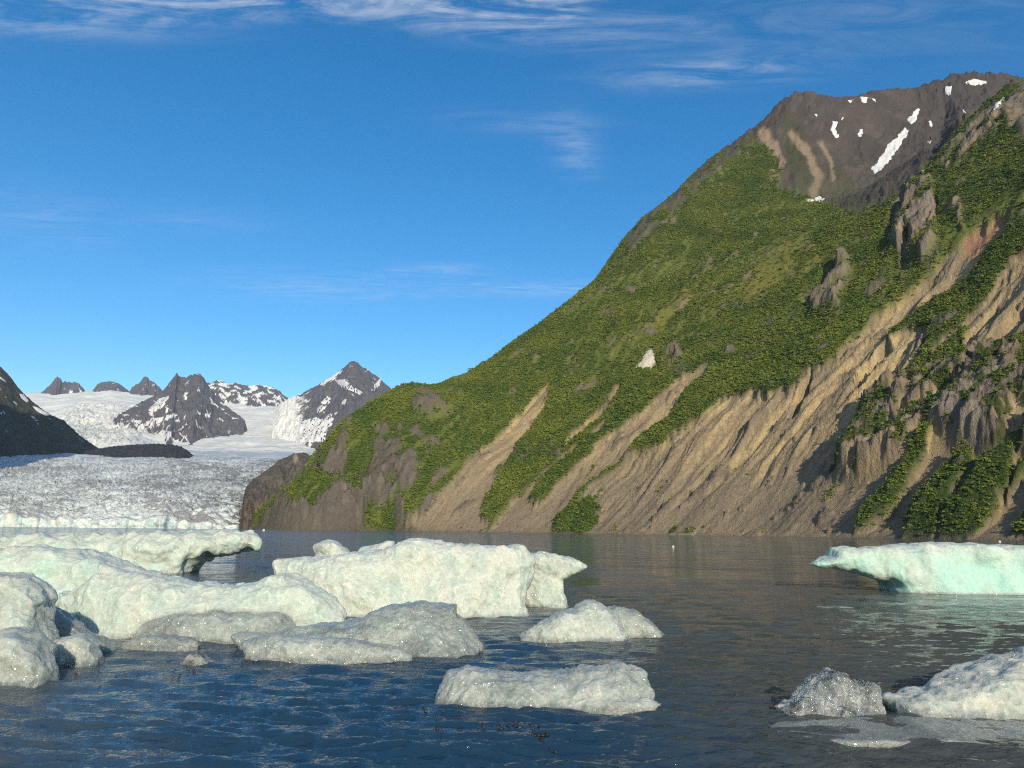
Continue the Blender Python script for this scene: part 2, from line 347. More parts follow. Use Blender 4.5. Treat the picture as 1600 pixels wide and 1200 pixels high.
# which vertices the camera sees (for the fields of snow only)
el = np.arctan2(MB - CAMH, MR); vis = (el >= np.maximum.accumulate(el, 0) - 2e-4).ravel()
scree = np.zeros(len(X), F32); veg_in = np.zeros(len(X), F32); rock = np.zeros(len(X), F32)
fsx = fbm(u_s / 9, t_u / 70, 3, 0.6) * 14                # drawn-out raggedness along the fall line
for p in SCREE: scree = np.maximum(scree, pmask(qx + fsx, qy - fsx * 0.9, p, 3))
for p in VEG: veg_in = np.maximum(veg_in, pmask(qx + fsx * .4, qy - fsx * .4, p, 3))
for p in ROCK: rock = np.maximum(rock, pmask(qx, qy, p, 9))
rim = pmask(qx, qy, RIM, 5); talus = pmask(qx + fsx * .7, qy - fsx * .7, TALUS, 4)
olive = np.zeros(len(X), F32); tans = np.zeros(len(X), F32); lg = np.zeros(len(X), F32); dv = np.zeros(len(X), F32)
for p in OLIVE: olive = np.maximum(olive, pmask(qx, qy, p, 9))
for p in TANS: tans = np.maximum(tans, pmask(ppx + wx * .5, ppy + wy * .5, p, 3))
for p in LIGHTGREEN: lg = np.maximum(lg, pmask(qx, qy, p, 22))
for p in DARKVEG: dv = np.maximum(dv, pmask(qx, qy, p, 14))
dv = np.maximum(dv, veg_in)
white_rock = pmask(ppx + wx * .4, ppy + wy * .4, [(1018, 549), (1024, 560), (1008, 580), (994, 580), (1006, 562)], 2)
redrock = pmask(qx, qy, [(1575, 342), (1530, 355), (1500, 385), (1520, 400), (1560, 375)], 10)
nrock = fbm(X / 55 + 3, Y / 55, 5, 0.6); nbig = fbm(X / 260, Y / 260 + 4, 4)
band = fbm(u_s / 30, t_u / 160, 4, 0.6)
# bare rock breaking through the green: left cliffs and scattered ledges
leftc = sstep(760, 640, ppx) * sstep(560, 640, ppy)
rock_n = sstep(0.18, 0.30, nrock + leftc * 0.12 - 0.06 + 0.06 * rim)
rockm = np.clip(rock * sstep(-0.18, 0.02, nrock + 0.05 - leftc * .13 * sstep(800, 760, ppy)), 0, 1)
bare = np.maximum(rockm, rock_n * (0.75 + 0.25 * leftc))
scree = scree * (1 - veg_in)
rocky_mix = rock * (1 - veg_in)
veg = (1 - np.maximum.reduce([scree * (1 - 0), bare, talus * (1 - 0.0), rim * sstep(-0.12, 0.1, nrock + 0.08)]))
sparse = rock * scree * sstep(0.0, 0.10, fbm(X / 26 + 8, Y / 26, 4, .6))        # tufts on the outcrop
veg = np.maximum(veg, sparse * 0.9) * (1 - white_rock)
toes = scree * (1 - rock) * sstep(640, 780, ppy) * sstep(0.3, 0.36, fbm(u_s / 14, t_u / 60, 3)) * 0.9
veg = np.clip(np.maximum(veg, toes), 0, 1)
# relief
fall1 = ridged(u_s / 95 + 0.3 * nbig, t_u / 620, 3)
gul = ridged(u_s / 34 + fbm(X / 110, Y / 110, 3) * .7, t_u / 520, 4, 0.55)
gul2 = ridged(u_s / 10 + fbm(X / 50, Y / 50, 3) * .8, t_u / 210, 4, 0.6)
crag = ridged(X / 70 + fbm(X / 40, Y / 40, 3) * .5, Y / 70, 6, 0.62)
inland = .25 + .75 * sstep(0, 18, Z0)
upper_g = pmask(qx, qy, [(1572, 330), (1380, 480), (1240, 600), (1120, 620), (900, 770), (960, 800), (1150, 740), (1300, 720), (1450, 560), (1660, 500), (1660, 330)], 30)
dzv = fbm(X / 320, Y / 320, 3) * 16 + fbm(X / 90, Y / 90, 3) * 5 + fall1 * 7
dzv += scree * (1 - .85 * rock) * (-6 + 5 * upper_g - (gul - .2) * (1.5 + 15.0 * upper_g) + (gul2 - .2) * (0.7 + 3.6 * upper_g) + fbm(X / 5, Y / 5, 3) * .9)
dzv += np.maximum(rockm, rim * .8) * (crag * (13 + 9 * leftc) + ridged(X / 20 + crag * .3, Y / 20, 5, .65) * 8 + 5)
dzv += rock_n * (1 - rockm) * (ridged(X / 25, Y / 25, 4) * 6 + 2)
crag_r = pmask(qx, qy, [(1430, 130), (1500, 105), (1600, 115), (1590, 150), (1530, 180), (1480, 230), (1445, 280), (1448, 230), (1465, 180), (1440, 160)], 12)
dzv += talus * (ridged(u_s / 60 + .6 * fbm(X / 90, Y / 90, 3), t_u / 260, 5, .6) * 15 + ridged(X / 34, Y / 34, 5, .6) * 7 + crag_r * (ridged(X / 80, Y / 80, 6, .62) * 34))
dzv += (1 - scree) * (1 - talus) * (ridged(u_s / 46 + .8 * fbm(X / 110, Y / 110, 2), t_u / 260, 4, .55) * 11 + ridged(X / 28, Y / 28, 3) * 2.0)
# the deep cuts and prominent faces the photo shows
def sdp(poly, soft, amt):
    global dzv
    dzv += pmask(ppx + wx * .5, ppy + wy * .5, poly, soft) * amt
sdp(ROCK[0], 4, 9); sdp(ROCK[1], 4, 9)
sdp([(1330, 655), (1420, 605), (1520, 565), (1620, 545), (1640, 700), (1480, 700), (1400, 722), (1330, 738), (1302, 728)], 6, 11)
sdp([(1385, 533), (1345, 575), (1330, 610), (1345, 600), (1370, 565), (1392, 540)], 3, -42)
sdp([(1268, 585), (1245, 620), (1230, 650), (1240, 645), (1258, 615)], 3, -30)
sdp([(1450, 510), (1448, 545), (1430, 565), (1438, 540)], 3, -32)
sdp([(1600, 478), (1545, 530), (1510, 580), (1520, 580), (1560, 530), (1610, 490)], 4, -28)
sdp(SCREE[4], 12, -5)
for pl_, am_ in (([(1308, 405), (1280, 436), (1250, 472), (1262, 492), (1284, 468), (1306, 430)], -34), ([(1414, 300), (1394, 332), (1380, 374), (1392, 380), (1406, 342), (1420, 312)], -32), ([(1414, 362), (1404, 432), (1418, 428), (1425, 384)], -30), ([(1462, 300), (1458, 345), (1464, 350), (1468, 310)], -18),
                 ([(1338, 648), (1308, 688), (1297, 730), (1306, 730), (1320, 696), (1345, 660)], -26), ([(1010, 575), (1024, 556), (1032, 556), (1028, 585)], -14), ([(1556, 470), (1520, 512), (1490, 560), (1498, 562), (1530, 518), (1562, 480)], -16), ([(1500, 530), (1470, 575), (1440, 615), (1446, 618), (1480, 580), (1508, 538)], -12)):
    sdp(pl_, 3, am_)
sdp([(1475, 150), (1490, 190), (1470, 230), (1445, 270), (1460, 200)], 10, -40)
Zf = Z0 + dzv * inland + veg * inland * (0.8 + 1.6 * np.abs(fbm(X / 6, Y / 6, 2)))
# colour of the ground itself
col = np.tile(np.array([.045, .080, .018], F32), (len(X), 1))
hn = fbm(X / 130 + 6, Y / 130, 4, .6)
col = lerpc(col, sstep(-.15, .35, hn) * .8 * (1 - .7 * dv), (.095, .125, .024))
rib = ridged(u_s / 24 + 1.2 * fbm(X / 80, Y / 80, 3), t_u / 260, 3)
col = lerpc(col, sstep(.35, .75, rib) * .75 * (1 - .6 * dv), (.150, .165, .040))
col = lerpc(col, lg * .8, (.20, .185, .04))
col = lerpc(col, dv * .65, (.030, .055, .015))
tanv = fbm(u_s / 22, t_u / 200, 4, .6)
scol = np.tile(np.array([.29, .225, .138], F32), (len(X), 1))
scol = lerpc(scol, sstep(-.25, .25, tanv), (.47, .355, .185))
scol = lerpc(scol, sstep(.05, .3, fbm(u_s / 6 + 5, t_u / 90, 3, .6)) * .45, (.20, .165, .125))
scol = lerpc(scol, sstep(.33, .42, fbm(X / 4 + 2, Y / 4, 2)) * .5, (.50, .42, .32))
scol = lerpc(scol, sstep(690, 760, ppy + wx * 2) * .75, (.265, .212, .148))
scol = lerpc(scol, sstep(.1, .4, fbm(X / 12, Y / 12, 3)) * .35, (.16, .13, .10))
scol = lerpc(scol, redrock * .7, (.36, .17, .10))
col = col * (1 - scree[:, None]) + scol * scree[:, None]
rcol = np.tile(np.array([.20, .158, .118], F32), (len(X), 1))
rcol = lerpc(rcol, sstep(-.2, .3, band) * .6, (.125, .105, .088))
rcol = lerpc(rcol, rock * sstep(1250, 1350, ppx) * sstep(-.1, .3, nbig + band) * .6, (.36, .265, .17))
rcol = lerpc(rcol, rock * sstep(1250, 1350, ppx) * sstep(.0, .3, nrock) * .5, (.30, .27, .22))
rcol = lerpc(rcol, leftc * .75, (.100, .094, .083)); rcol = lerpc(rcol, leftc * sstep(.05, .3, fbm(X / 18, Y / 18, 4, .6)) * .6, (.19, .16, .125))
b2 = np.clip(bare, 0, 1) * (1 - toes); col = col * (1 - b2[:, None]) + rcol * b2[:, None]
tcol = np.tile(np.array([.064, .053, .048], F32), (len(X), 1))
tcol = lerpc(tcol, sstep(-.2, .3, fbm(u_s / 40, t_u / 170, 4, .6)) * .6, (.092, .074, .063))
tcol = lerpc(tcol, sstep(.05, .3, nrock) * .5, (.065, .056, .054))
tcol = lerpc(tcol, sstep(.0, .35, fbm(u_s / 12 + 9, t_u / 120, 4, .6)) * .6, (.115, .092, .078)); tcol = lerpc(tcol, crag_r * .6, (.055, .05, .05))
tcol = lerpc(tcol, olive * .75, (.050, .056, .024)); tcol = lerpc(tcol, tans * .85, (.27, .20, .14))
tcol = lerpc(tcol, sstep(260, 310, ppy) * .35, (.14, .13, .085))
talw = np.maximum(talus, rim * sstep(-.12, .1, nrock + .08)); col = col * (1 - talw[:, None]) + tcol * talw[:, None]
col = lerpc(col, veg * sparse, (.05, .07, .02)); col = lerpc(col, tans * (1 - talw) * .8, (.24, .185, .13)); col = lerpc(col, white_rock, (.58, .54, .46))
col = lerpc(col, sstep(6, 0, Z0) * .5, (.12, .10, .08))
M_ter = terrain_mat('mountain_ground', 0.16, 0.95, 3.2, bscale=.7)
mountain = mesh_obj('mountain', np.stack([X, Y, Zf], 1), gridfaces(NR, NC), M_ter)
colattr(mountain, 'ground', col)
tag(mountain, 'steep green mountainside with tan scree gullies and a brown bowl falling to the lake', 'mountain', kind='structure')

# lying snow: thin bodies that thin out to nothing at their edge
def snow_material():
    m_, t, bs = mat('snow')
    pos = t.new('ShaderNodeNewGeometry').outputs['Position']
    nz = t.noise(pos, 0.05, 5, .6)
    t.set(bs.inputs['Base Color'], t.mix(nz, (.66, .67, .68, 1), (.50, .50, .48, 1))); bs.inputs['Roughness'].default_value = .6
    t.set(bs.inputs['Normal'], t.new('ShaderNodeBump', {'Height': t.noise(pos, .08, 5, .6), 'Strength': .6, 'Distance': 3.0}))
    return m_
M_snow = snow_material()
def snow_patch(P, nr, nc, fx, fy, seen, poly, parent, thick):
    """P terrain vertices (grid), fx fy their pixels; takes the faces under the outline and raises them"""
    V = np.array(poly); x0, y0 = V.min(0) - 8; x1, y1 = V.max(0) + 8
    sel = (fx > x0) & (fx < x1) & (fy > y0) & (fy < y1) & seen
    if sel.sum() < 6: return None
    d = np.full(len(fx), 99.0); d[sel] = polysdf(fx[sel], fy[sel], poly)
    keep = d < 4.0
    G = gridfaces(nr, nc); fk = keep[G].all(1)
    if not fk.any(): return None
    G = G[fk]; ids, inv = np.unique(G, return_inverse=True)
    Q = P[ids].copy(); Q[:, 2] += np.clip(-d[ids] * thick, -2.5 * thick, 2.0 * thick)
    o = mesh_obj('snow_patch', Q, inv.reshape(-1, 4), M_snow, parent)
    return o
SNOW = [[(1416, 199), (1419, 206), (1400, 236), (1386, 256), (1368, 272), (1361, 263), (1380, 240), (1388, 226), (1402, 215)], [(1438, 167), (1431, 188), (1424, 195), (1417, 188), (1427, 175)],
        [(1477, 134), (1488, 135), (1485, 151), (1479, 149)], [(1506, 128), (1520, 123), (1546, 127), (1533, 133), (1512, 133)], [(1575, 145), (1566, 162), (1553, 174), (1550, 170), (1562, 155)],
        [(1301, 189), (1310, 189), (1305, 204), (1312, 213), (1308, 216), (1299, 204)], [(1343, 152), (1357, 152), (1353, 162), (1347, 161)], [(1357, 151), (1367, 154), (1369, 162)], [(1323, 157), (1335, 154), (1328, 161)],
        [(1342, 202), (1348, 201), (1345, 214), (1341, 213)], [(1451, 189), (1461, 191), (1452, 201)], [(1250, 312), (1270, 310), (1282, 305), (1289, 311), (1275, 318)], [(1437, 270), (1447, 264), (1445, 272), (1438, 274)],
        [(1502, 169), (1509, 174), (1505, 179)], [(1448, 222), (1456, 219), (1452, 227)], [(1272, 178), (1277, 178), (1275, 184)], [(1313, 186), (1319, 181), (1315, 188)]]
PM = np.stack([X, Y, Zf], 1)
pfx, pfy = project(PM)
elf = np.arctan2(Zf.reshape(NR, NC) - CAMH, MR); visf = (elf >= np.maximum.accumulate(elf, 0) - 2.5e-3).ravel()
for p in SNOW: snow_patch(PM, NR, NC, pfx + wx * .4 + fbm(X / 9, Y / 9, 3) * 3, pfy + wy * .4, visf & (ppy < 345), p, mountain, 1.2)

# shrubs over the green slopes: one mass of alder
def leaf_mat():
    m_, t, bs = mat('alder_leaves')
    pos = t.new('ShaderNodeNewGeometry').outputs['Position']
    rnd = t.new('ShaderNodeObjectInfo').outputs['Random']
    big = t.noise(pos, 0.009, 5, .62)
    c = t.mix(t.ramp(big, .42, .60), (.042, .100, .013, 1), (.145, .185, .026, 1))
    c = t.mix(t.m('MULTIPLY', rnd, .65), c, (.185, .200, .033, 1))
    c = t.mix(t.m('MULTIPLY', t.m('POWER', t.m('FRACT', t.m('MULTIPLY', rnd, 7.31)), 3.0), .45), c, (.024, .055, .011, 1))
    t.set(bs.inputs['Base Color'], c); bs.inputs['Roughness'].default_value = .65; bs.inputs['Specular IOR Level'].default_value = .2
    return m_
M_leaf = leaf_mat()
def shrub_mesh(seed, nq=64):
    r = np.random.default_rng(seed); V = []; Fc = []
    lobes = r.normal(size=(5, 3)) * np.array([.42, .42, .18]) + np.array([0, 0, .42])
    for i in range(nq):
        L = lobes[r.integers(5)]; d = r.normal(size=3); d[2] = abs(d[2]) * .9 - .15; d /= np.linalg.norm(d)
        c = L + d * np.array([.48, .48, .42]) * r.uniform(.75, 1.05)
        n = d + r.normal(size=3) * .45; n /= np.linalg.norm(n)
        a = np.cross(n, r.normal(size=3)); a /= np.linalg.norm(a); b = np.cross(n, a); s = r.uniform(.16, .30)
        k = len(V); V += [c - a * s, c - b * s * .7, c + a * s, c + b * s * .7]; Fc.append((k, k + 1, k + 2, k + 3))
    return np.array(V), np.array(Fc)
Gq = gridfaces(NR, NC); P4 = PM[Gq]
e1 = P4[:, 2] - P4[:, 0]; e2 = P4[:, 3] - P4[:, 1]; area = 0.5 * np.linalg.norm(np.cross(e1, e2), axis=1)
wv = veg[Gq].mean(1); hv = hn[Gq].mean(1); lv = lg[Gq].mean(1)
dens = area * sstep(.45, .8, wv) * np.clip(.75 - hv * 1.3 - lv * .55 + dv[Gq].mean(1) * .5 - .45 * sstep(.35, .75, rib[Gq].mean(1)), .06, 1.2) * visf[Gq].any(1) * (P4[:, :, 2].min(1) > 1.5)
NSH = 105000
def scatter(dens, n, smin, smax, seed):
    r = np.random.default_rng(seed); f = r.choice(len(dens), n, p=dens / dens.sum()); a, b = r.random((2, n, 1))
    q = P4[f]; p = (q[:, 0] * (1 - a) + q[:, 1] * a) * (1 - b) + (q[:, 3] * (1 - a) + q[:, 2] * a) * b
    p[:, 2] -= .3; s = r.uniform(smin, smax, n) * np.clip(.5 + .5 * np.hypot(p[:, 0], p[:, 1]) / 1300, .6, 1.15) * (1 + .45 * (r.random(n) > .9))
    return p, s, r.uniform(0, 6.28, n)
def shrub_mass(name, p, s, rz, srcs, label):
    r = np.random.default_rng(3)
    me = bpy.data.meshes.new(name); me.vertices.add(len(p)); me.vertices.foreach_set('co', np.ascontiguousarray(p, F32).ravel()); me.update()
    sv = np.stack([s * r.uniform(.85, 1.2, len(s)), s * r.uniform(.85, 1.2, len(s)), s * r.uniform(.7, 1.05, len(s))], 1)
    at = me.attributes.new('size', 'FLOAT_VECTOR', 'POINT'); at.data.foreach_set('vector', np.ascontiguousarray(sv, F32).ravel())
    rv = np.zeros((len(s), 3)); rv[:, 2] = rz; rv[:, :2] = r.normal(size=(len(s), 2)) * .12
    at = me.attributes.new('turn', 'FLOAT_VECTOR', 'POINT'); at.data.foreach_set('vector', np.ascontiguousarray(rv, F32).ravel())
    o = bpy.data.objects.new(name, me); sc.collection.objects.link(o); me.materials.append(M_leaf)
    ng = bpy.data.node_groups.new(name, 'GeometryNodeTree')
    ng.interface.new_socket('Geometry', in_out='INPUT', socket_type='NodeSocketGeometry'); ng.interface.new_socket('Geometry', in_out='OUTPUT', socket_type='NodeSocketGeometry')
    t = NT(ng); gi = t.new('NodeGroupInput'); go = t.new('NodeGroupOutput')
    inst = t.new('GeometryNodeInstanceOnPoints'); t.l.new(gi.outputs[0], inst.inputs['Points'])
    jn = t.new('GeometryNodeGeometryToInstance')
    for so in srcs:
        oi = t.new('GeometryNodeObjectInfo', {'Object': so}); t.l.new(oi.outputs['Geometry'], jn.inputs[0])
    t.l.new(jn.outputs[0], inst.inputs['Instance']); inst.inputs['Pick Instance'].default_value = True
    for an, sk in (('turn', 'Rotation'), ('size', 'Scale')):
        na = t.new('GeometryNodeInputNamedAttribute', data_type='FLOAT_VECTOR'); na.inputs['Name'].default_value = an
        t.l.new(na.outputs[0], inst.inputs[sk])
    t.l.new(inst.outputs[0], go.inputs[0])
    md = o.modifiers.new('shrubs', 'NODES'); md.node_group = ng
    tag(o, label, 'shrubs', kind='stuff')
    return o
srcs = []
for k in range(4):
    V, Fc = shrub_mesh(20 + k); so = mesh_obj('alder_shrub', V, Fc, M_leaf, smooth=False); sc.collection.objects.unlink(so); srcs.append(so)
p_, s_, r_ = scatter(dens, NSH, 1.7, 3.7, 5)
shrub_mass('alder_thicket', p_, s_, r_, srcs, 'dense green alder thicket covering the mountainside above the scree')

# ----------------------------------------------------------------------------- ridges and far peaks
def ridge_mesh(name, sky_pts, Yr, front, back, mt, colf, label, ncol=160, nfront=90, nback=16, jag=0.0, spur=0.35, spx=1.0, depth=None, seed=0, zmin=-20, cat='mountain', Yline=None, sag=0.0):
    s_ = np.array(sky_pts, float); pxs_ = np.linspace(s_[0, 0], s_[-1, 0], ncol); pyt = np.interp(pxs_, s_[:, 0], s_[:, 1])
    Yl = np.interp(pxs_, s_[:, 0], Yline) if Yline is not None else np.full(ncol, float(Yr))
    mpp = Yr / FPX
    pyt = pyt + 1.5 * jag * (ridged(pxs_ / 7 + seed, pxs_ * 0 + seed, 3) - .3)
    top = np.array([atY(a, b, y) for a, b, y in zip(pxs_, pyt, Yl)])
    depth = depth or Yr * .22
    tt = np.concatenate([-np.linspace(1, 0, nfront) ** 1.3 * depth, np.linspace(0, 1, nback + 1)[1:] * depth * .7])
    rowsY = Yl[None] + tt[:, None]; Xg = top[None, :, 0] / Yl[None] * rowsY; T = np.repeat(tt[:, None], ncol, 1)
    below = np.where(T < 0, -T * front, T * back)
    below = below + sag * mpp * (1 - np.exp(-np.abs(T) / (60 * mpp)))
    x_, y_ = Xg.ravel() / mpp / spx, rowsY.ravel() / mpp / spx
    b_ = below.ravel()
    rd = ridged(x_ / 28 + seed, y_ / 60 - seed, 5, .55) * .7 + ridged(x_ / 9 + seed, y_ / 14, 3) * .25
    Zr = np.repeat(top[None, :, 2], len(tt), 0).ravel() - b_ + np.minimum(b_, 40 * mpp) * spur * (rd - .25)
    Zr = np.maximum(Zr, zmin)
    P = np.stack([Xg.ravel(), rowsY.ravel(), Zr], 1)
    o = mesh_obj(name, P, gridfaces(len(tt), ncol), mt)
    fx, fy = project(P)
    colattr(o, 'ground', colf(P, fx, fy, x_, y_, rd))
    if label: tag(o, label, cat, kind='structure')
    Zg = Zr.reshape(len(tt), ncol); Rg = np.hypot(Xg, rowsY); e = np.arctan2(Zg - CAMH, Rg)
    return o, P, len(tt), ncol, fx, fy, (e >= np.maximum.accumulate(e, 0) - 4e-4).ravel()

M_far = terrain_mat('far_rock', 0.03, 0.55, 9.0)
M_fsnow = None
def rockcol(base=(.100, .103, .122), snow_n=0.25, lo=None):
    def f(P, fx, fy, x_, y_, rd):
        c = np.tile(np.array(base, F32), (len(P), 1))
        c = lerpc(c, sstep(-.2, .3, fbm(x_ / 12, y_ / 12, 4)) * .6, (.138, .132, .142))
        c = lerpc(c, sstep(.1, .45, rd) * .3, (.085, .08, .085))
        nz = fbm(x_ / 16 + 40, y_ / 10 + x_ / 30, 5, .5)
        lowf = (sstep(625, 690, fy) * .42 * sstep(lo[1], lo[0], fx)) if lo else 0
        s = sstep(snow_n, snow_n + .04, nz - .25 * rd + lowf)
        if lo and lo[0] > 400: s = np.maximum(s, sstep(478, 466, fx + nz * 30))
        return lerpc(c, s, (.68, .685, .66))
    return f
# left valley wall, its lower flank in the shade of the unseen ridge added on the left
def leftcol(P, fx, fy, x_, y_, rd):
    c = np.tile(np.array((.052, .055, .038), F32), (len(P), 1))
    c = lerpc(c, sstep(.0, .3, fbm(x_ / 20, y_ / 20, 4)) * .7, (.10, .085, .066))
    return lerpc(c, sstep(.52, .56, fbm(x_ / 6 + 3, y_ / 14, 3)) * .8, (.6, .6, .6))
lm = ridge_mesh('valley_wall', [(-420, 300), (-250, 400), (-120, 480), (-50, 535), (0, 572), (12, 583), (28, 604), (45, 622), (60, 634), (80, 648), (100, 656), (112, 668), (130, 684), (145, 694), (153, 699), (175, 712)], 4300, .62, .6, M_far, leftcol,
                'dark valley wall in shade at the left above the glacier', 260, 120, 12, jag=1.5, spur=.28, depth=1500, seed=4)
for p in [[(30, 615), (37, 616), (45, 626), (42, 629), (33, 622)], [(50, 634), (58, 636), (70, 643), (80, 648), (72, 650), (58, 643)], [(47, 649), (52, 650), (60, 658), (55, 658)], [(0, 588), (8, 594), (10, 598), (0, 592)], [(0, 643), (8, 643), (8, 649), (0, 648)], [(20, 625), (27, 631), (28, 634), (22, 630)]]:
    snow_patch(lm[1], lm[2], lm[3], lm[4], lm[5], lm[6], p, lm[0], 3.5)
def shade_morcol(P, fx, fy, x_, y_, rd):
    c = np.tile(np.array((.028, .031, .038), F32), (len(P), 1)); return lerpc(c, sstep(0, .3, fbm(x_ / 8, y_ / 5, 4)) * .8, (.055, .058, .066))  # moraine colour darkened towards blue to stand in for shade
ridge_mesh('moraine_ridge', [(80, 716), (120, 708), (150, 701), (175, 697), (205, 694), (240, 693), (270, 694), (284, 698), (293, 703), (302, 711)], 3900, .42, .3, M_far, shade_morcol, 'low moraine ridge coloured dark as if in shade, lying across the glacier at the foot of the left valley wall', 120, 40, 8, jag=1.2, spur=.5, depth=420, seed=9)

peaks = []
peaks.append(ridge_mesh('nunatak', [(60, 616), (68, 610), (74, 604), (80, 600), (85, 592), (90, 587), (95, 592), (98, 597), (104, 596), (110, 597), (117, 596), (124, 599), (130, 607), (136, 612)], 9400, .9, .9, M_far, rockcol(), 'small pointed rock peak poking through the snowfield at far left', 120, 40, 8, jag=1.6, depth=700, seed=1, cat='peak'))
peaks.append(ridge_mesh('nunatak', [(143, 612), (152, 600), (158, 597), (172, 595), (184, 598), (192, 603), (198, 608), (204, 614)], 9300, .8, .9, M_far, rockcol(), 'rounded dark rock dome at the snowfield skyline between two sharper peaks', 90, 40, 8, jag=1.0, depth=700, seed=2, cat='peak'))
peaks.append(ridge_mesh('nunatak', [(198, 615), (206, 606), (212, 600), (220, 596), (224, 589), (230, 587), (234, 593), (240, 596), (246, 602), (252, 607), (258, 615)], 9200, .9, .9, M_far, rockcol(snow_n=.2), 'jagged rock spire at the skyline just left of the broad central peak', 100, 44, 8, jag=2.0, depth=800, seed=3, cat='peak'))
peaks.append(ridge_mesh('rock_peak', [(170, 672), (176, 655), (195, 642), (215, 630), (235, 620), (252, 612), (262, 600), (268, 592), (276, 583), (283, 588), (291, 589), (297, 586), (304, 585), (311, 581), (318, 590), (328, 604), (338, 618), (350, 630), (362, 640), (374, 648), (382, 655), (386, 668)], 7200, .62, .8, M_far, rockcol(snow_n=.25, lo=(200, 330)), 'broad dark rock peak with snow streaks standing between two ice flows', 240, 120, 14, jag=2.2, spur=.4, depth=1500, seed=5, cat='peak', Yline=[6500, 6550, 6700, 6850, 7000, 7100, 7200, 7200, 7200, 7200, 7200, 7200, 7200, 7200, 7200, 7150, 7100, 7000, 6900, 6800, 6700, 6650]))
peaks.append(ridge_mesh('snowy_ridge', [(312, 612), (322, 598), (330, 597), (340, 594), (348, 595), (358, 600), (371, 597), (380, 601), (392, 602), (405, 600), (415, 603), (425, 604), (436, 610), (446, 618), (456, 624), (480, 622)], 8900, .7, .8, M_far, rockcol(snow_n=-.06), 'long snow streaked ridge behind the upper ice basin, left of the pyramid peak', 180, 60, 10, jag=1.6, depth=900, seed=6, cat='ridge'))
peaks.append(ridge_mesh('pyramid_peak', [(428, 640), (440, 628), (455, 621), (470, 615), (482, 608), (500, 599), (515, 590), (530, 580), (540, 571), (546, 565), (552, 563), (558, 565), (565, 572), (575, 577), (582, 583), (592, 589), (600, 597), (608, 604), (616, 611), (630, 625), (660, 650), (700, 690)], 6900, .58, .8, M_far, rockcol(snow_n=.36, lo=(470, 540)), 'tall pyramid shaped rock peak with snow bands left of the green mountain', 260, 120, 14, jag=1.5, spur=.4, depth=1400, seed=8, cat='peak'))
PSNOW = {3: [[(232, 640), (250, 622), (262, 618), (265, 622), (250, 640), (235, 645)], [(286, 622), (290, 612), (294, 612), (290, 625)], [(216, 668), (235, 655), (275, 646), (278, 648), (262, 656), (240, 664)], [(208, 653), (222, 660), (228, 672), (232, 690), (240, 692), (225, 690), (214, 668)], [(240, 680), (252, 672), (272, 675), (262, 684), (245, 690)], [(276, 672), (286, 680), (296, 690), (290, 688)], [(310, 665), (318, 668), (315, 672)], [(320, 682), (330, 680), (332, 686)], [(320, 646), (328, 644), (328, 650), (322, 652)], [(311, 603), (313, 605), (311, 615), (309, 612)], [(330, 627), (342, 636), (340, 638), (330, 630)], [(257, 632), (268, 640), (260, 644)]],
         5: [[(500, 601), (515, 590), (535, 577), (532, 583), (518, 594), (503, 603)], [(521, 592), (530, 594), (538, 591), (545, 600), (560, 610), (568, 616), (560, 616), (545, 610), (530, 602)], [(594, 590), (598, 590), (590, 605), (582, 612), (584, 604)], [(502, 627), (512, 619), (518, 624), (514, 631), (504, 630)], [(496, 640), (502, 634), (511, 632), (504, 642), (495, 645)], [(536, 625), (542, 623), (540, 632), (534, 634)], [(571, 577), (576, 576), (574, 581)], [(515, 645), (520, 648), (520, 665), (512, 668), (508, 690), (470, 692), (450, 678), (470, 660), (495, 652), (505, 655)], [(568, 630), (578, 628), (572, 633)], [(546, 572), (551, 573), (549, 575)]]}
for k, polys in PSNOW.items():
    o, P, a, b, fx, fy, vs = peaks[k]
    for p in polys: snow_patch(P, a, b, fx + fbm(P[:, 0] / 60, P[:, 1] / 60, 3) * 5, fy + fbm(P[:, 0] / 60 + 9, P[:, 1] / 60, 3) * 4, vs, p, o, 6.0)

# low bare hill at the edge of the ice
def hillcol(P, fx, fy, x_, y_, rd):
    c = np.tile(np.array((.092, .086, .080), F32), (len(P), 1))
    c = lerpc(c, sstep(-.1, .3, fbm(x_ / 16, y_ / 22, 5, .6)) * .7, (.16, .13, .10))
    c = lerpc(c, sstep(770, 800, fy) * .5, (.17, .135, .10))
    c = lerpc(c, sstep(.12, .3, fbm(x_ / 9 + 7, y_ / 30, 3)) * sstep(740, 800, fy) * .7, (.06, .052, .046))
    return lerpc(c, pmask(fx, fy, [(458, 712), (463, 708), (466, 716), (462, 725), (459, 720)], 2) * .8, (.35, .29, .22))
ridge_mesh('bare_hill', [(355, 832), (368, 812), (378, 790), (384, 760), (396, 748), (410, 738), (424, 728), (436, 718), (450, 712), (464, 707), (474, 706), (484, 711), (496, 707), (512, 704), (540, 700), (600, 690)], 2050, .52, .5, M_ter, hillcol, 'low bare brown rock hill between the glacier tongue and the green mountain', 200, 130, 10, jag=2.0, spur=.75, depth=430, seed=12, zmin=-8, cat='hill', Yline=[1640, 1660, 1720, 1800, 1880, 1940, 1980, 2010, 2040, 2050, 2050, 2060, 2080, 2100, 2150, 2200])

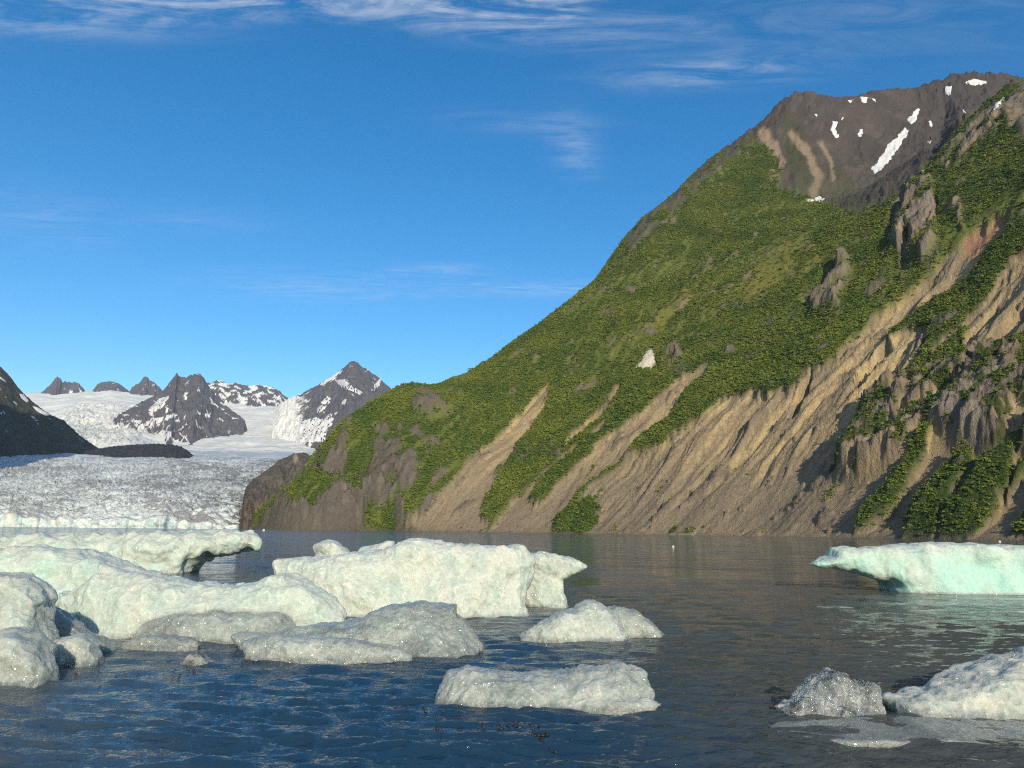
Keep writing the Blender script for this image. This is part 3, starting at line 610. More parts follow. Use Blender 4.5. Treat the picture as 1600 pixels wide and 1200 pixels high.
# unseen ridge added left of the lake, shaped to shade the left valley wall
sx_ = np.linspace(-3600, -1050, 120); sy_ = np.linspace(-400, 2300, 120); SX, SY = np.meshgrid(sx_, sy_)
crest = 2000 * sstep(-500, 600, SY) * sstep(2300, 1300, SY)
hh = np.clip(crest - np.abs(SX + 1980) * 2.4, -30, None) + ridged(SX / 300, SY / 300, 4) * 60
lim = -0.78 * np.maximum(SY, 0) - 350
hh = np.minimum(hh, np.maximum((lim - SX) * 3.0, -30))
lr = mesh_obj('shade_ridge', np.stack([SX, SY, hh], -1).reshape(-1, 3), gridfaces(120, 120), M_far)
colattr(lr, 'ground', np.tile(np.array((.08, .08, .05), F32), (14400, 1))); tag(lr, 'high unseen ridge added left of the lake to shade the valley wall', 'ridge', kind='structure')

# ----------------------------------------------------------------------------- glacier and snowfield
def gl_front(pxa): return np.interp(pxa, [-300, 0, 100, 250, 330, 420, 600], [1500, 1520, 1540, 1560, 1600, 1640, 1700])
NGc, NGr = 460, 330
gpx = np.linspace(-160, 560, NGc); gaz = np.arctan((gpx - 800) / (FPX * 1.0192))
fr = gl_front(gpx) + fbm(gpx / 55, gpx * 0 + 3, 4, .55) * 40
def gl_h(d): return 27 + np.where(d < 1500, d * .150, 1500 * .150 + (d - 1500) * .135)
dd = np.linspace(0, 1, NGr - 8) ** 2.2 * 3900
D = np.concatenate([np.full(8, 0.0), dd])                     # eight rows climb the ice front
ZF = np.concatenate([np.linspace(0, 1, 8), np.ones(NGr - 8)])
GR = (fr[None] + D[:, None]) / np.cos(gaz)[None]
GXg = GR * np.sin(gaz)[None]; GYg = GR * np.cos(gaz)[None]
DD = np.repeat(D[:, None], NGc, 1)
xg, yg = GXg.ravel(), GYg.ravel(); dg = DD.ravel()
jx = xg + fbm(xg / 60, yg / 60, 3) * 30; jy = yg + fbm(xg / 60 + 40, yg / 60, 3) * 30
crev = ridged(jx / 45, jy / 22, 4, .6) * .6 + ridged(jx / 17 + jy / 60, jy / 12 - jx / 50, 3, .6) * .55
camp = np.interp(dg, [0, 90, 900, 1500, 2200, 3900], [4, 15, 20, 18, 8, 3])
zt = gl_h(dg) + fbm(xg / 260, yg / 260, 3) * 18 + crev * camp
fh = np.interp(gpx, [-160, 0, 40, 120, 200, 300, 400, 560], [24, 23, 15, 12, 14, 12, 8, 4])
fh = np.repeat((fh / 27)[None], NGr, 0).ravel()
fh = fh * (1 + .55 * n2(xg / 30, xg * 0 + 8))
zt = zt - 27 * (1 - fh) * np.exp(-dg / 90) - 70 * sstep(3300, 3900, dg)
zfr = np.repeat(ZF[:, None], NGc, 1).ravel()
zz = np.where(zfr < 1, -6 + (zt + 6) * zfr, zt)
frj = (1 - np.abs(2 * zfr - 1)) * (zfr < 1) * (fbm(xg / 30, zfr * 2.5 + xg / 60, 4, .65) * 16)
GP = np.stack([xg, yg + frj - (zfr < 1) * (1 - zfr) * 4, zz], 1)
gfx, gfy = project(GP)
gc = np.tile(np.array((.57, .62, .62), F32), (len(GP), 1))
dirt = fbm(xg / 22 + 5, yg / 14, 4, .6); bigd = fbm((xg + .35 * yg) / 170 + 2, (yg - .5 * xg) / 620, 4, .6); mid_ = fbm(xg / 70 + 9, yg / 45, 3, .6)
gc = lerpc(gc, sstep(.0, -.55, crev) * .45, (.22, .34, .38))
right = sstep(180, 400, gfx)
gc = lerpc(gc, sstep(-.04, .16, dirt * .8 + bigd * .7 + mid_ * .5 + right * .08 - .02) * (.66 + .2 * right), (.20, .20, .20))
lane = np.exp(-((yg - 2350 - (xg + 900) * .5) / 260) ** 2) * sstep(-1300, -900, xg)
gc = lerpc(gc, lane * .75 * sstep(-.35, .1, dirt), (.11, .105, .105))
mar = sstep(300, 400, gfx + wx[:1] * 0) * sstep(735, 800, gfy); gc = lerpc(gc, mar * sstep(-.1, .12, dirt) * .9, (.085, .075, .066))
far_ = sstep(1800, 2700, dg); gc = lerpc(gc, far_ * .7, (.42, .50, .55))  # far ice tinted blue-grey, standing in for the shade over it
front = (zfr < .97) * 1.0; gc = lerpc(gc, front * .8 * sstep(420, 330, gfx), (.66, .71, .68))
gc = lerpc(gc, front * sstep(.15, .4, fbm(xg / 26, zfr * 2, 3)) * .5, (.40, .62, .62))
gc = lerpc(gc, front * sstep(.45, .7, ridged(xg / 24 + zfr * .7, zfr * 1.4 + xg / 50, 3)) * .75, (.26, .40, .43))
M_ice_far = terrain_mat('glacier_ice', 0.09, 0.45, 3.0, rough=.6)
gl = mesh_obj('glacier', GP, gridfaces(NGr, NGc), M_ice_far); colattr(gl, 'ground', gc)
tag(gl, 'wide crevassed glacier tongue with dirty seracs ending in a white ice front at the lake', 'glacier', kind='structure')
# snowfield
NSc, NSr = 360, 200
spx = np.linspace(-200, 660, NSc); saz = np.arctan((spx - 800) / (FPX * 1.0192)); sr = np.linspace(4500, 9900, NSr)
SR = sr[:, None] / np.cos(saz)[None]; SXs = SR * np.sin(saz)[None]; SYs = SR * np.cos(saz)[None]
xs, ys = SXs.ravel(), SYs.ravel(); spg = np.tile(spx, NSr)
skyt = np.interp(spg, [-200, 0, 60, 130, 150, 200, 260, 320, 400, 460, 520, 660], [612, 612, 610, 606, 603, 610, 612, 618, 622, 630, 632, 640])
ztop = (821 + (spg - 0) * .0105 - skyt) / FPX * 9500 * .985
tq = (ys - 5000) / 4500; zb = gl_h(3550.0)
prof = np.interp(tq, [-.12, 0, .12, .3, .5, .62, .8, 1, 1.2], [-.16, -.03, .05, .22, .47, .62, .8, 1, 1.02])
zs = zb + (ztop - zb) * prof + fbm(xs / 700, ys / 700, 4) * 45 * sstep(0, .2, tq) * sstep(1.0, .85, tq)
icef = pmask(spg + fbm(xs / 200, ys / 200, 3) * 20, ys, [(60, 5600), (110, 7600), (190, 7600), (200, 6700), (230, 5700), (180, 5300), (90, 5300)], 1) 
icef = sstep(60, 95, spg) * sstep(235, 190, spg) * sstep(5250, 5500, ys) * sstep(8000, 7300, ys)
zs += icef * ridged(xs / 120, ys / 90, 5, .7) * 95 + fbm(xs / 300, ys / 200, 4, .6) * 22 + sstep(300, 360, spg) * ridged(xs / 260, ys / 120, 3) * 10
P_ = np.stack([xs, ys, zs], 1)
cs = np.tile(np.array((.66, .665, .63), F32), (len(P_), 1))
cs = lerpc(cs, sstep(-.1, .3, fbm(xs / 500, ys / 260, 4)) * .7, (.50, .54, .54))
cs = lerpc(cs, sstep(.4, .1, tq) * sstep(.0, .3, fbm(xs / 260, ys / 60, 4)) * .5, (.36, .38, .39))
cs = lerpc(cs, sstep(.1, .35, fbm(xs / 60, ys / 60, 4)) * icef * .7, (.38, .48, .48))
M_sf = terrain_mat('snowfield_snow', 0.012, 0.25, 8.0, rough=.6)
sf = mesh_obj('snowfield', P_, gridfaces(NSr, NSc), M_sf); colattr(sf, 'ground', cs)
tag(sf, 'broad white snowfield and icefall feeding the glacier below the far peaks', 'snowfield', kind='structure')

# ----------------------------------------------------------------------------- lake
m_, t, bs = mat('silty_water')
pos = t.new('ShaderNodeNewGeometry').outputs['Position']
silt = t.noise(t.mapping(pos, (.05, .02, 1)), 1.0, 4, .6)
offs = t.ramp(t.new('ShaderNodeSeparateXYZ', {0: pos}).outputs[1], 14.0, 160.0)      # more silt in suspension offshore
wb = t.mix(offs, (.010, .034, .064, 1), (.046, .080, .100, 1))  # blue of the near base stands in for reflected deep sky
refl_brown = t.m('ADD', t.new('ShaderNodeSeparateXYZ', {0: pos}).outputs[0], t.m('MULTIPLY_ADD', silt, 6.0, -3.0))      # brown tint on the right stands in for the mountainside's reflection
wb = t.mix(t.ramp(refl_brown, .3, 5.0, 0.0, .8), wb, (.060, .062, .052, 1))
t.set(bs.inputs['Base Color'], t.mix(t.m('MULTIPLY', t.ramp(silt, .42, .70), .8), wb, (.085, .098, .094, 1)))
bs.inputs['Roughness'].default_value = .05; bs.inputs['IOR'].default_value = 1.333
r1 = t.noise(t.mapping(pos, (1.2, 2.6, 1), rot=(0, 0, .15)), 1.6, 4, .6)
r2 = t.noise(t.mapping(pos, (1, 2.0, 1), rot=(0, 0, -.3)), 9.0, 3, .55)
r0 = t.noise(t.mapping(pos, (.5, 1.0, 1), rot=(0, 0, .1)), .45, 3, .6)
h = t.m('ADD', t.m('MULTIPLY', r0, .5), t.m('ADD', r1, t.m('MULTIPLY', r2, .26)))
bp = t.new('ShaderNodeBump', {'Height': h, 'Strength': 1.0, 'Distance': .10}).outputs[0]
cn = t.new('ShaderNodeTexNoise', {'Vector': t.mapping(pos, (1.0, 1.7, 1)), 'Scale': 1.3, 'Detail': 4.0, 'Roughness': .6}).outputs['Color']
cn = t.new('ShaderNodeVectorMath', {0: cn, 1: (.5, .5, .5)}, operation='SUBTRACT').outputs[0]
c2 = t.new('ShaderNodeTexNoise', {'Vector': t.mapping(pos, (1.0, 2.2, 1), rot=(0, 0, .1)), 'Scale': .16, 'Detail': 5.0, 'Roughness': .62}).outputs['Color']
c2 = t.new('ShaderNodeVectorMath', {0: c2, 1: (.5, .5, .5)}, operation='SUBTRACT').outputs[0]
cn = t.new('ShaderNodeVectorMath', {0: cn, 1: c2}, operation='ADD').outputs[0]
chop = t.ramp(t.new('ShaderNodeSeparateXYZ', {0: pos}).outputs[1], 11.0, 60.0, .24, 2.0)      # open water is choppier than the sheltered edge
cn = t.new('ShaderNodeVectorMath', {0: cn, 1: (1.0, 1.0, 0.0)}, operation='MULTIPLY').outputs[0]
cn = t.new('ShaderNodeVectorMath', {0: cn, 3: chop}, operation='SCALE').outputs[0]
cn = t.new('ShaderNodeVectorMath', {0: bp, 1: cn}, operation='ADD').outputs[0]
t.set(bs.inputs['Normal'], t.new('ShaderNodeVectorMath', {0: cn}, operation='NORMALIZE').outputs[0])
M_water = m_
NWc, NWr = 470, 640
waz = np.linspace(-math.radians(47), math.radians(47), NWc)
a0, a1 = math.atan(3 / 6.0), math.atan(3 / 2600.0)
ang = np.linspace(0, 1, NWr); wr = 3 / np.tan(a0 + (a1 - a0) * (1 - (1 - ang) ** 1.25))
WX = wr[:, None] * np.sin(waz)[None]; WY = wr[:, None] * np.cos(waz)[None]; WRr = np.repeat(wr[:, None], NWc, 1)
x, y, r = WX.ravel(), WY.ravel(), WRr.ravel(); cell = np.maximum(np.gradient(wr), 2e-3); cell = np.repeat(cell[:, None], NWc, 1).ravel()
rw = np.random.default_rng(11); zwv = np.zeros(len(x))
patch = 1.0 + .35 * n2(x / 5, y / 7)
for k in range(54):
    lam = .24 * (7.0 ** (rw.random() ** 1.3)); th = rw.normal() * .33 + .10; kk = 2 * math.pi / lam
    am = .0125 * lam ** .85 * rw.uniform(.6, 1.3)
    ph = kk * (x * math.sin(th) + y * math.cos(th)) + rw.uniform(0, 6.28) + 1.3 * n2(x / (lam * 5) + k, y / (lam * 5) - k)
    fade = np.clip(lam / (cell * 2.5) - 1, 0, 1)
    zwv += am * fade * (np.sin(ph) + .18 * np.sin(2 * ph + 1.5))
zwv *= patch * .68
lake = mesh_obj('lake_water', np.stack([x, y, zwv], 1), gridfaces(NWr, NWc), M_water)
tag(lake, 'rippled silty grey blue lake water around the floating ice', 'lake', kind='structure')
# gravel beach under and behind the camera
bx_, by_ = np.meshgrid(np.linspace(-60, 60, 80), np.linspace(-80, 9, 60))
bz = np.interp(by_, [-80, -10, 0, 5, 6.5, 9], [6, 2.2, 1.4, .25, -.35, -1.2]) + fbm(bx_ / 6, by_ / 6, 4) * .12
be = mesh_obj('beach', np.stack([bx_, by_, bz], -1).reshape(-1, 3), gridfaces(60, 80), terrain_mat('gravel', 3.0, .6, .04))
colattr(be, 'ground', np.tile(np.array((.17, .155, .135), F32), (4800, 1))); tag(be, 'grey gravel beach below the camera', 'beach', kind='structure')

# ----------------------------------------------------------------------------- floating ice
def ice_mat():
    m_, t, bs = mat('ice')
    geo = t.new('ShaderNodeNewGeometry'); pos = geo.outputs['Position']
    at = t.new('ShaderNodeVertexColor', layer_name='ground'); sp = t.new('ShaderNodeSeparateColor', {0: at.outputs[0]})
    clear, teal, dirty = sp.outputs[0], sp.outputs[1], sp.outputs[2]
    big = t.noise(pos, 1.1, 5, .62); fin = t.noise(pos, 6.0, 6, .65)
    v2 = t.new('ShaderNodeTexVoronoi', {'Vector': pos, 'Scale': 30.0, 'Randomness': 1.0}, feature='F1')
    c = t.mix(t.ramp(big, .36, .66), (.54, .545, .475, 1), (.42, .48, .43, 1))
    c = t.mix(t.ramp(fin, .50, .72), c, (.64, .625, .53, 1))
    c = t.mix(t.ramp(fin, .42, .30), c, (.46, .54, .49, 1))
    c = t.mix(teal, c, (.30, .66, .57, 1))
    clc = t.mix(t.ramp(big, .35, .65), (.36, .43, .41, 1), (.50, .54, .50, 1))
    clc = t.mix(t.ramp(fin, .56, .74), clc, (.62, .63, .57, 1))
    spk = t.ramp(t.new('ShaderNodeSeparateColor', {0: v2.outputs['Color']}).outputs[0], .80, .93)  # white ice granules, also standing in for sun glints
    clc = t.mix(t.m('MULTIPLY', spk, .4), clc, (.85, .85, .80, 1))
    c = t.mix(clear, c, clc)
    dn = t.ramp(t.noise(pos, 4.0, 6, .7), .40, .62)
    dm = t.m('MULTIPLY', dirty, t.m('MULTIPLY_ADD', dn, .6, .4))
    c = t.mix(dm, c, (.065, .060, .052, 1))
    t.set(bs.inputs['Base Color'], c)
    t.set(bs.inputs['Roughness'], t.m('SUBTRACT', t.m('MULTIPLY_ADD', fin, .3, .32), t.m('MULTIPLY', clear, .24)))
    bs.inputs['IOR'].default_value = 1.31
    t.set(bs.inputs['Transmission Weight'], t.m('MULTIPLY', t.m('SUBTRACT', 1.0, dm), t.m('MULTIPLY', clear, .62)))
    bs.inputs['Subsurface Weight'].default_value = .8; bs.inputs['Subsurface Radius'].default_value = (.30, .46, .42); bs.inputs['Subsurface Scale'].default_value = .6
    h = t.m('ADD', fin, t.m('MULTIPLY', v2.outputs['Distance'], .22))
    t.set(bs.inputs['Normal'], t.new('ShaderNodeBump', {'Height': h, 'Strength': t.m('MULTIPLY_ADD', clear, -.45, .85), 'Distance': .07}))
    # melt crystals: small mirror facets, each tipped its own way
    fac = t.new('ShaderNodeVectorMath', {0: v2.outputs['Color'], 1: (.5, .5, .5)}, operation='SUBTRACT').outputs[0]
    fac = t.new('ShaderNodeVectorMath', {0: fac, 3: 1.5}, operation='SCALE').outputs[0]
    nn = t.new('ShaderNodeVectorMath', {0: geo.outputs['Normal'], 1: fac}, operation='ADD').outputs[0]
    nn = t.new('ShaderNodeVectorMath', {0: nn}, operation='NORMALIZE').outputs[0]
    t.set(bs.inputs['Coat Normal'], nn); t.set(bs.inputs['Coat Weight'], t.m('MULTIPLY_ADD', clear, .5, .25)); bs.inputs['Coat Roughness'].default_value = .12; bs.inputs['Coat IOR'].default_value = 1.31
    return m_
M_ice = ice_mat()
def glass_ice_mat():
    m_, t, bs = mat('clear_ice')
    pos = t.new('ShaderNodeNewGeometry').outputs['Position']
    fin = t.noise(pos, 5.0, 5, .6); v = t.new('ShaderNodeTexVoronoi', {'Vector': pos, 'Scale': 10.0}, feature='F1')
    frost = t.ramp(t.noise(pos, 3.0, 5, .6), .30, .80)
    t.set(bs.inputs['Base Color'], t.mix(frost, (.86, .90, .89, 1), (.74, .76, .72, 1)))
    t.set(bs.inputs['Transmission Weight'], t.m('MULTIPLY_ADD', frost, -.45, 1.0)); t.set(bs.inputs['Roughness'], t.m('MULTIPLY_ADD', frost, .15, .03)); bs.inputs['IOR'].default_value = 1.31
    t.set(bs.inputs['Normal'], t.new('ShaderNodeBump', {'Height': t.m('ADD', fin, t.m('MULTIPLY', v.outputs['Distance'], .6)), 'Strength': 1.0, 'Distance': .07}))
    return m_
M_glass = glass_ice_mat()
def surface_nets(Fd, org, hs_):
    ins = Fd < 0; nx, ny, nz = Fd.shape
    cnt = np.zeros((nx - 1, ny - 1, nz - 1), np.int8)
    for a in (0, 1):
        for b in (0, 1):
            for c in (0, 1): cnt += ins[a:nx - 1 + a, b:ny - 1 + b, c:nz - 1 + c]
    act = (cnt > 0) & (cnt < 8); idx = np.argwhere(act); ids = np.full(act.shape, -1, np.int32); ids[act] = np.arange(len(idx))
    acc = np.zeros((len(idx), 3)); num = np.zeros(len(idx))
    cor = [(a, b, c) for a in (0, 1) for b in (0, 1) for c in (0, 1)]
    for i, p in enumerate(cor):
        for q in cor[i + 1:]:
            if sum(abs(p[k] - q[k]) for k in range(3)) != 1: continue
            fa = Fd[idx[:, 0] + p[0], idx[:, 1] + p[1], idx[:, 2] + p[2]]; fb = Fd[idx[:, 0] + q[0], idx[:, 1] + q[1], idx[:, 2] + q[2]]
            s = (fa < 0) != (fb < 0); tt = np.where(s, fa / (fa - fb + 1e-12), 0)
            for k in range(3): acc[:, k] += np.where(s, p[k] + tt * (q[k] - p[k]), 0)
            num += s
    V = (idx + acc / num[:, None]) * hs_ + org; Q = []
    for ax in range(3):
        o1, o2 = [(1, 2), (2, 0), (0, 1)][ax]
        A = ins.take(range(0, Fd.shape[ax] - 1), ax); B = ins.take(range(1, Fd.shape[ax]), ax)
        for flip, S in ((False, A & ~B), (True, ~A & B)):
            e = np.argwhere(S); ok = (e[:, o1] > 0) & (e[:, o2] > 0) & (e[:, o1] < Fd.shape[o1] - 1) & (e[:, o2] < Fd.shape[o2] - 1); e = e[ok]
            def cell(d1, d2):
                c = e.copy(); c[:, o1] -= d1; c[:, o2] -= d2; return ids[c[:, 0], c[:, 1], c[:, 2]]
            q = np.stack([cell(1, 1), cell(0, 1), cell(0, 0), cell(1, 0)], 1)
            Q.append(q[:, ::-1] if flip else q)
    Q = np.concatenate(Q); return V, Q[(Q >= 0).all(1)]
def vnormals(V, Q):
    n = np.cross(V[Q[:, 2]] - V[Q[:, 0]], V[Q[:, 3]] - V[Q[:, 1]]); N = np.zeros_like(V)
    for k in range(4): np.add.at(N, Q[:, k], n)
    return N / (np.linalg.norm(N, axis=1)[:, None] + 1e-12)
def iceberg(name, lobes, label, group=None, rough=1.0, cat='iceberg', res=1.0, seed=0, blend=None, material=None):
    """lobes: (outline px, waterline py in front, half depth, rim radius, lean back, clear, teal, dirty)"""
    L = []
    for (poly, wl, T, R, lean, clear, teal, dirty) in lobes:
        mx = np.mean([p[0] for p in poly])
        dw = ray(mx, wl); Yc = -CAMH * dw[1] / dw[2] + T * 1.0
        W = []
        for p in poly:
            d = ray(*p); tt = (Yc + CAMH * lean) / (d[1] - lean * d[2]); W.append((d[0] * tt, CAMH + d[2] * tt))
        L.append((np.array(W), Yc, T, R, lean, clear, teal, dirty))
    allw = np.concatenate([l[0] for l in L]); Ym = min(l[1] for l in L)
    h = Ym * 1.6 / FPX * 1.15 * res; pad = h * 3
    x0, x1 = allw[:, 0].min() - pad, allw[:, 0].max() + pad; z0, z1 = max(allw[:, 1].min(), -.75) - pad, allw[:, 1].max() + pad
    y0 = min(l[1] - l[2] + min(l[4] * z0, 0) for l in L) - pad; y1 = max(l[1] + l[2] + max(l[4] * z1, 0) for l in L) + pad
    hy = h * 1.5
    gx_ = np.arange(x0, x1, h); gy_ = np.arange(y0, y1, hy); gz_ = np.arange(z0, z1, h)
    U, Wz = np.meshgrid(gx_, gz_, indexing='ij'); Fd = None; per = []
    warp = .10 * n2(U / .9 + seed, Wz / .9) + .05 * n2(U / .3, Wz / .3 + seed)
    for (W, Yc, T, R, lean, clear, teal, dirty) in L:
        d2 = polysdf(U, Wz, W).astype(F32) + warp * min(1, T) * .5
        d2 = np.maximum(d2, -.72 - Wz)
        yc = Yc + lean * Wz + .25 * T * n2(U / (1.2 * T + .4) + seed * 3.1, Wz / (1.2 * T + .4))
        tv = T * (1 + .22 * n2(U / (1.1 * T + .3) - seed, Wz / (1.5 * T) + 7))
        ex = np.abs((U - .5 * (W[:, 0].min() + W[:, 0].max())) / (.5 * (W[:, 0].max() - W[:, 0].min()))); tv = tv * (1 - .6 * np.clip(ex, 0, 1) ** 3)
        q1 = (d2 + R)[:, None, :]; q2 = np.abs(gy_[None, :, None] - yc[:, None, :]) - np.maximum(tv - R, .01)[:, None, :]
        f = np.sqrt(np.maximum(q1, 0) ** 2 + np.maximum(q2, 0) ** 2) + np.minimum(np.maximum(q1, q2), 0) - R
        per.append(f)
        if Fd is None: Fd = f
        else:
            k = blend or .12
            hmix = np.clip(.5 + .5 * (Fd - f) / k, 0, 1); Fd = Fd * (1 - hmix) + f * hmix - k * hmix * (1 - hmix)
    V, Q = surface_nets(Fd.astype(F32), np.array([x0, y0, z0]), np.array([h, hy, h]))
    ci = np.clip(((V - np.array([x0, y0, z0])) / np.array([h, hy, h])).astype(int), 0, np.array(Fd.shape) - 1)
    ws = np.stack([np.exp(-np.clip(f[ci[:, 0], ci[:, 1], ci[:, 2]], -1, 3) / .05) for f in per], 1); ws /= ws.sum(1)[:, None]
    A = ws @ np.array([l[5:8] for l in L], float)
    N = vnormals(V, Q); S = float(np.mean([l[2] for l in L])); s1 = .55 * min(max(S, .3), 1.6)
    q = V + seed * 7.7
    dsp = n3(q / s1) * .12 * S + (.5 - np.abs(n3(q / (s1 * .5)))) * .06 * S ** .7 + - np.abs(n3(q / (.42 * s1 + .06))) * .055 * S ** .6 - np.abs(n3(q / .19 + 3)) * .016 * S ** .4 + n3(q / .09) * .010
    V = V + N * (dsp * rough)[:, None]
    wet = sstep(.16, .02, V[:, 2] + .06 * n3(q / .3))
    A[:, 0] = np.clip(A[:, 0] + .55 * wet + (.35 * n3(q / .8) + .25 * n3(q / .25)) * sstep(0, .4, A[:, 0] + .1), 0, 1)
    zt_ = V[:, 2].max(); A[:, 1] = np.clip(A[:, 1] * (1 + .8 * n3(q / (s1 * 1.2))) * (.25 + .75 * sstep(zt_ * .92, zt_ * .55, V[:, 2] + .12 * S * n3(q / .7))), 0, 1)
    A[:, 2] = np.clip(A[:, 2] + .10 * sstep(.1, .35, n3(q / .4)), 0, 1)
    base = np.array([V[:, 0].mean(), V[:, 1].mean(), 0.0])
    o = mesh_obj(name, V - base, Q, material or M_ice); o.location = base
    colattr(o, 'ground', np.clip(A, 0, 1)); tag(o, label, cat, group)
    return o
U_ = 45                                                     # outlines run this far below the waterline
iceberg('iceberg', [([(-90, 842), (0, 841), (70, 838), (140, 836), (230, 835), (330, 832), (385, 832), (404, 845), (400, 856), (370, 862), (325, 868), (308, 880), (300, 897), (302, 930), (-90, 930)], 897, 2.8, 1.0, .25, .1, .12, 0)],
        'long flat iceberg with an overhanging arm, farthest back on the left', 'large icebergs', seed=1)
iceberg('iceberg', [([(-90, 866), (0, 859), (60, 855), (120, 859), (165, 872), (195, 886), (230, 897), (262, 906), (282, 930), (282, 975), (-90, 975)], 948, 1.5, .7, .35, .1, .2, 0)],
        'pale green rounded iceberg at the left edge, just behind the long lumpy white iceberg', 'large icebergs', seed=2)
iceberg('iceberg', [([(93, 925), (140, 916), (171, 881), (196, 889), (241, 896), (280, 906), (315, 909), (350, 914), (385, 915), (420, 904), (451, 897), (483, 914), (525, 936), (542, 962), (545, 1000), (538, 1030), (110, 1030), (92, 970)], 998, 1.0, .55, .35, .05, .10, 0),
                    ([(200, 1000), (225, 978), (270, 963), (330, 957), (400, 955), (445, 958), (460, 975), (462, 1000), (455, 1035), (190, 1035)], 1006, .75, .35, .5, .75, .1, 0)],
        'long lumpy white iceberg with a grey glassy foot, left of the middle', 'large icebergs', seed=3)
iceberg('iceberg', [([(-80, 905), (0, 897), (35, 896), (58, 911), (75, 936), (71, 946), (80, 985), (84, 1060), (-80, 1060)], 1046, .75, .35, .3, .35, .05, 0),
                    ([(-80, 990), (0, 987), (30, 984), (55, 990), (75, 1010), (85, 1045), (84, 1115), (-80, 1115)], 1075, .6, .3, .3, .55, .0, .06)],
        'grey white lumpy iceberg cut off by the left edge, nearest on that side', 'small icebergs', seed=4)
iceberg('iceberg', [([(80, 1012), (95, 996), (125, 990), (142, 993), (150, 1010), (158, 1032), (160, 1075), (78, 1075)], 1041, .4, .22, .3, .5, 0, .08)], 'small greyish ice lump just right of the one cut off by the left edge', 'small icebergs', seed=5)
iceberg('iceberg', [([(68, 952), (85, 947), (105, 962), (130, 984), (160, 1000), (180, 1018), (185, 1055), (68, 1055)], 1021, .4, .2, .4, 1.0, .0, .45)], 'dark grey sloping wedge of clear ice behind the lump at the left edge', 'small icebergs', seed=6)
iceberg('iceberg', [([(423, 882), (430, 873), (488, 873), (551, 866), (605, 859), (628, 846), (655, 841), (682, 846), (713, 851), (758, 855), (790, 853), (817, 850), (827, 860), (838, 880), (830, 905), (824, 925), (822, 945), (831, 968), (828, 1010), (440, 1010), (430, 930), (426, 902)], 966, 1.4, .6, .3, 0, .06, 0),
                    ([(489, 890), (491, 853), (505, 845), (525, 848), (540, 858), (555, 872), (555, 900), (489, 900)], 950, .7, .3, .2, .2, .1, 0), ([(545, 875), (570, 856), (600, 847), (618, 846), (620, 885), (545, 885)], 944, .6, .25, .1, .25, 0, 0),
                    ([(812, 870), (845, 862), (880, 868), (905, 876), (919, 885), (910, 893), (890, 898), (880, 906), (880, 920), (886, 948), (884, 1000), (812, 1000)], 949, .65, .28, .1, .15, .1, 0)],
        'largest bright white iceberg with a pointed fin at its right end, mid picture', 'large icebergs', seed=7, blend=.2)
iceberg('iceberg', [([(362, 991), (380, 987), (425, 989), (466, 982), (520, 976), (565, 967), (587, 955), (628, 944), (655, 942), (713, 945), (714, 958), (724, 968), (745, 990), (756, 1010), (762, 1065), (385, 1065), (384, 1028), (372, 1006)], 1026, .85, .4, .65, .85, .08, 0),
                    ([(374, 1000), (430, 994), (520, 996), (600, 1008), (645, 1022), (645, 1070), (380, 1070), (382, 1022)], 1035, .4, .25, .4, .7, 0, .04)],
        'low grey glassy iceberg with a hump, in front of the largest white iceberg', 'small icebergs', seed=8)
iceberg('iceberg', [([(812, 994), (835, 977), (871, 956), (898, 950), (916, 939), (938, 943), (965, 960), (978, 985), (984, 1010), (984, 1045), (812, 1045)], 1004, .7, .45, .35, .3, .05, .03),
                    ([(935, 955), (961, 944), (992, 954), (1024, 977), (1044, 996), (1048, 1035), (940, 1035)], 997, .5, .32, .3, .7, 0, .03)],
        'rounded two humped ice mound alone on the water right of the middle', 'small icebergs', seed=9)
iceberg('iceberg', [([(678, 1100), (684, 1080), (693, 1062), (700, 1048), (727, 1043), (767, 1048), (817, 1053), (871, 1051), (889, 1046), (938, 1044), (956, 1036), (988, 1039), (1010, 1048), (1022, 1075), (1026, 1150), (678, 1150)], 1110, .6, .3, .7, .6, .03, 0),
                    ([(884, 1107), (902, 1091), (925, 1082), (970, 1088), (1028, 1093), (1036, 1101), (1024, 1110), (1020, 1150), (884, 1150)], 1113, .26, .15, .4, .3, 0, 0)],
        'low grey white ice floe with a rounded left end, nearest the bottom middle', 'small icebergs', seed=10)
iceberg('iceberg', [([(1212, 1104), (1236, 1100), (1246, 1090), (1259, 1076), (1278, 1058), (1299, 1048), (1311, 1050), (1320, 1060), (1355, 1065), (1378, 1072), (1374, 1090), (1379, 1112), (1380, 1160), (1238, 1160), (1222, 1120)], 1121, .3, .10, .15, 1.0, 0, 0)],
        'small glassy jagged ice chunk standing left of the ice at the lower right corner', 'small icebergs', seed=11, rough=1.7, material=M_glass)
iceberg('iceberg', [([(1388, 1091), (1407, 1089), (1432, 1081), (1460, 1076), (1481, 1064), (1523, 1051), (1558, 1039), (1600, 1025), (1680, 1005), (1760, 1015), (1800, 1080), (1800, 1175), (1400, 1175), (1394, 1108)], 1126, .7, .25, .45, .15, 0, 0)],
        'white wedge of ice rising towards the right edge, lower right corner', 'small icebergs', seed=12)
iceberg('iceberg', [([(1266, 882), (1281, 875), (1294, 868), (1297, 856), (1313, 853), (1344, 857), (1372, 855), (1418, 851), (1453, 848), (1495, 850), (1600, 854), (1720, 858), (1840, 870), (1850, 960), (1396, 960), (1389, 930), (1386, 914), (1376, 906), (1344, 897), (1320, 891), (1285, 886)], 928, 1.9, .7, .15, 0, .42, 0)],
        'turquoise iceberg with a white top and overhanging left end at the right edge', 'large icebergs', seed=13, rough=.6)
_yd = ray(1480, 1163); _yd = -CAMH * _yd[1] / _yd[2] + .75
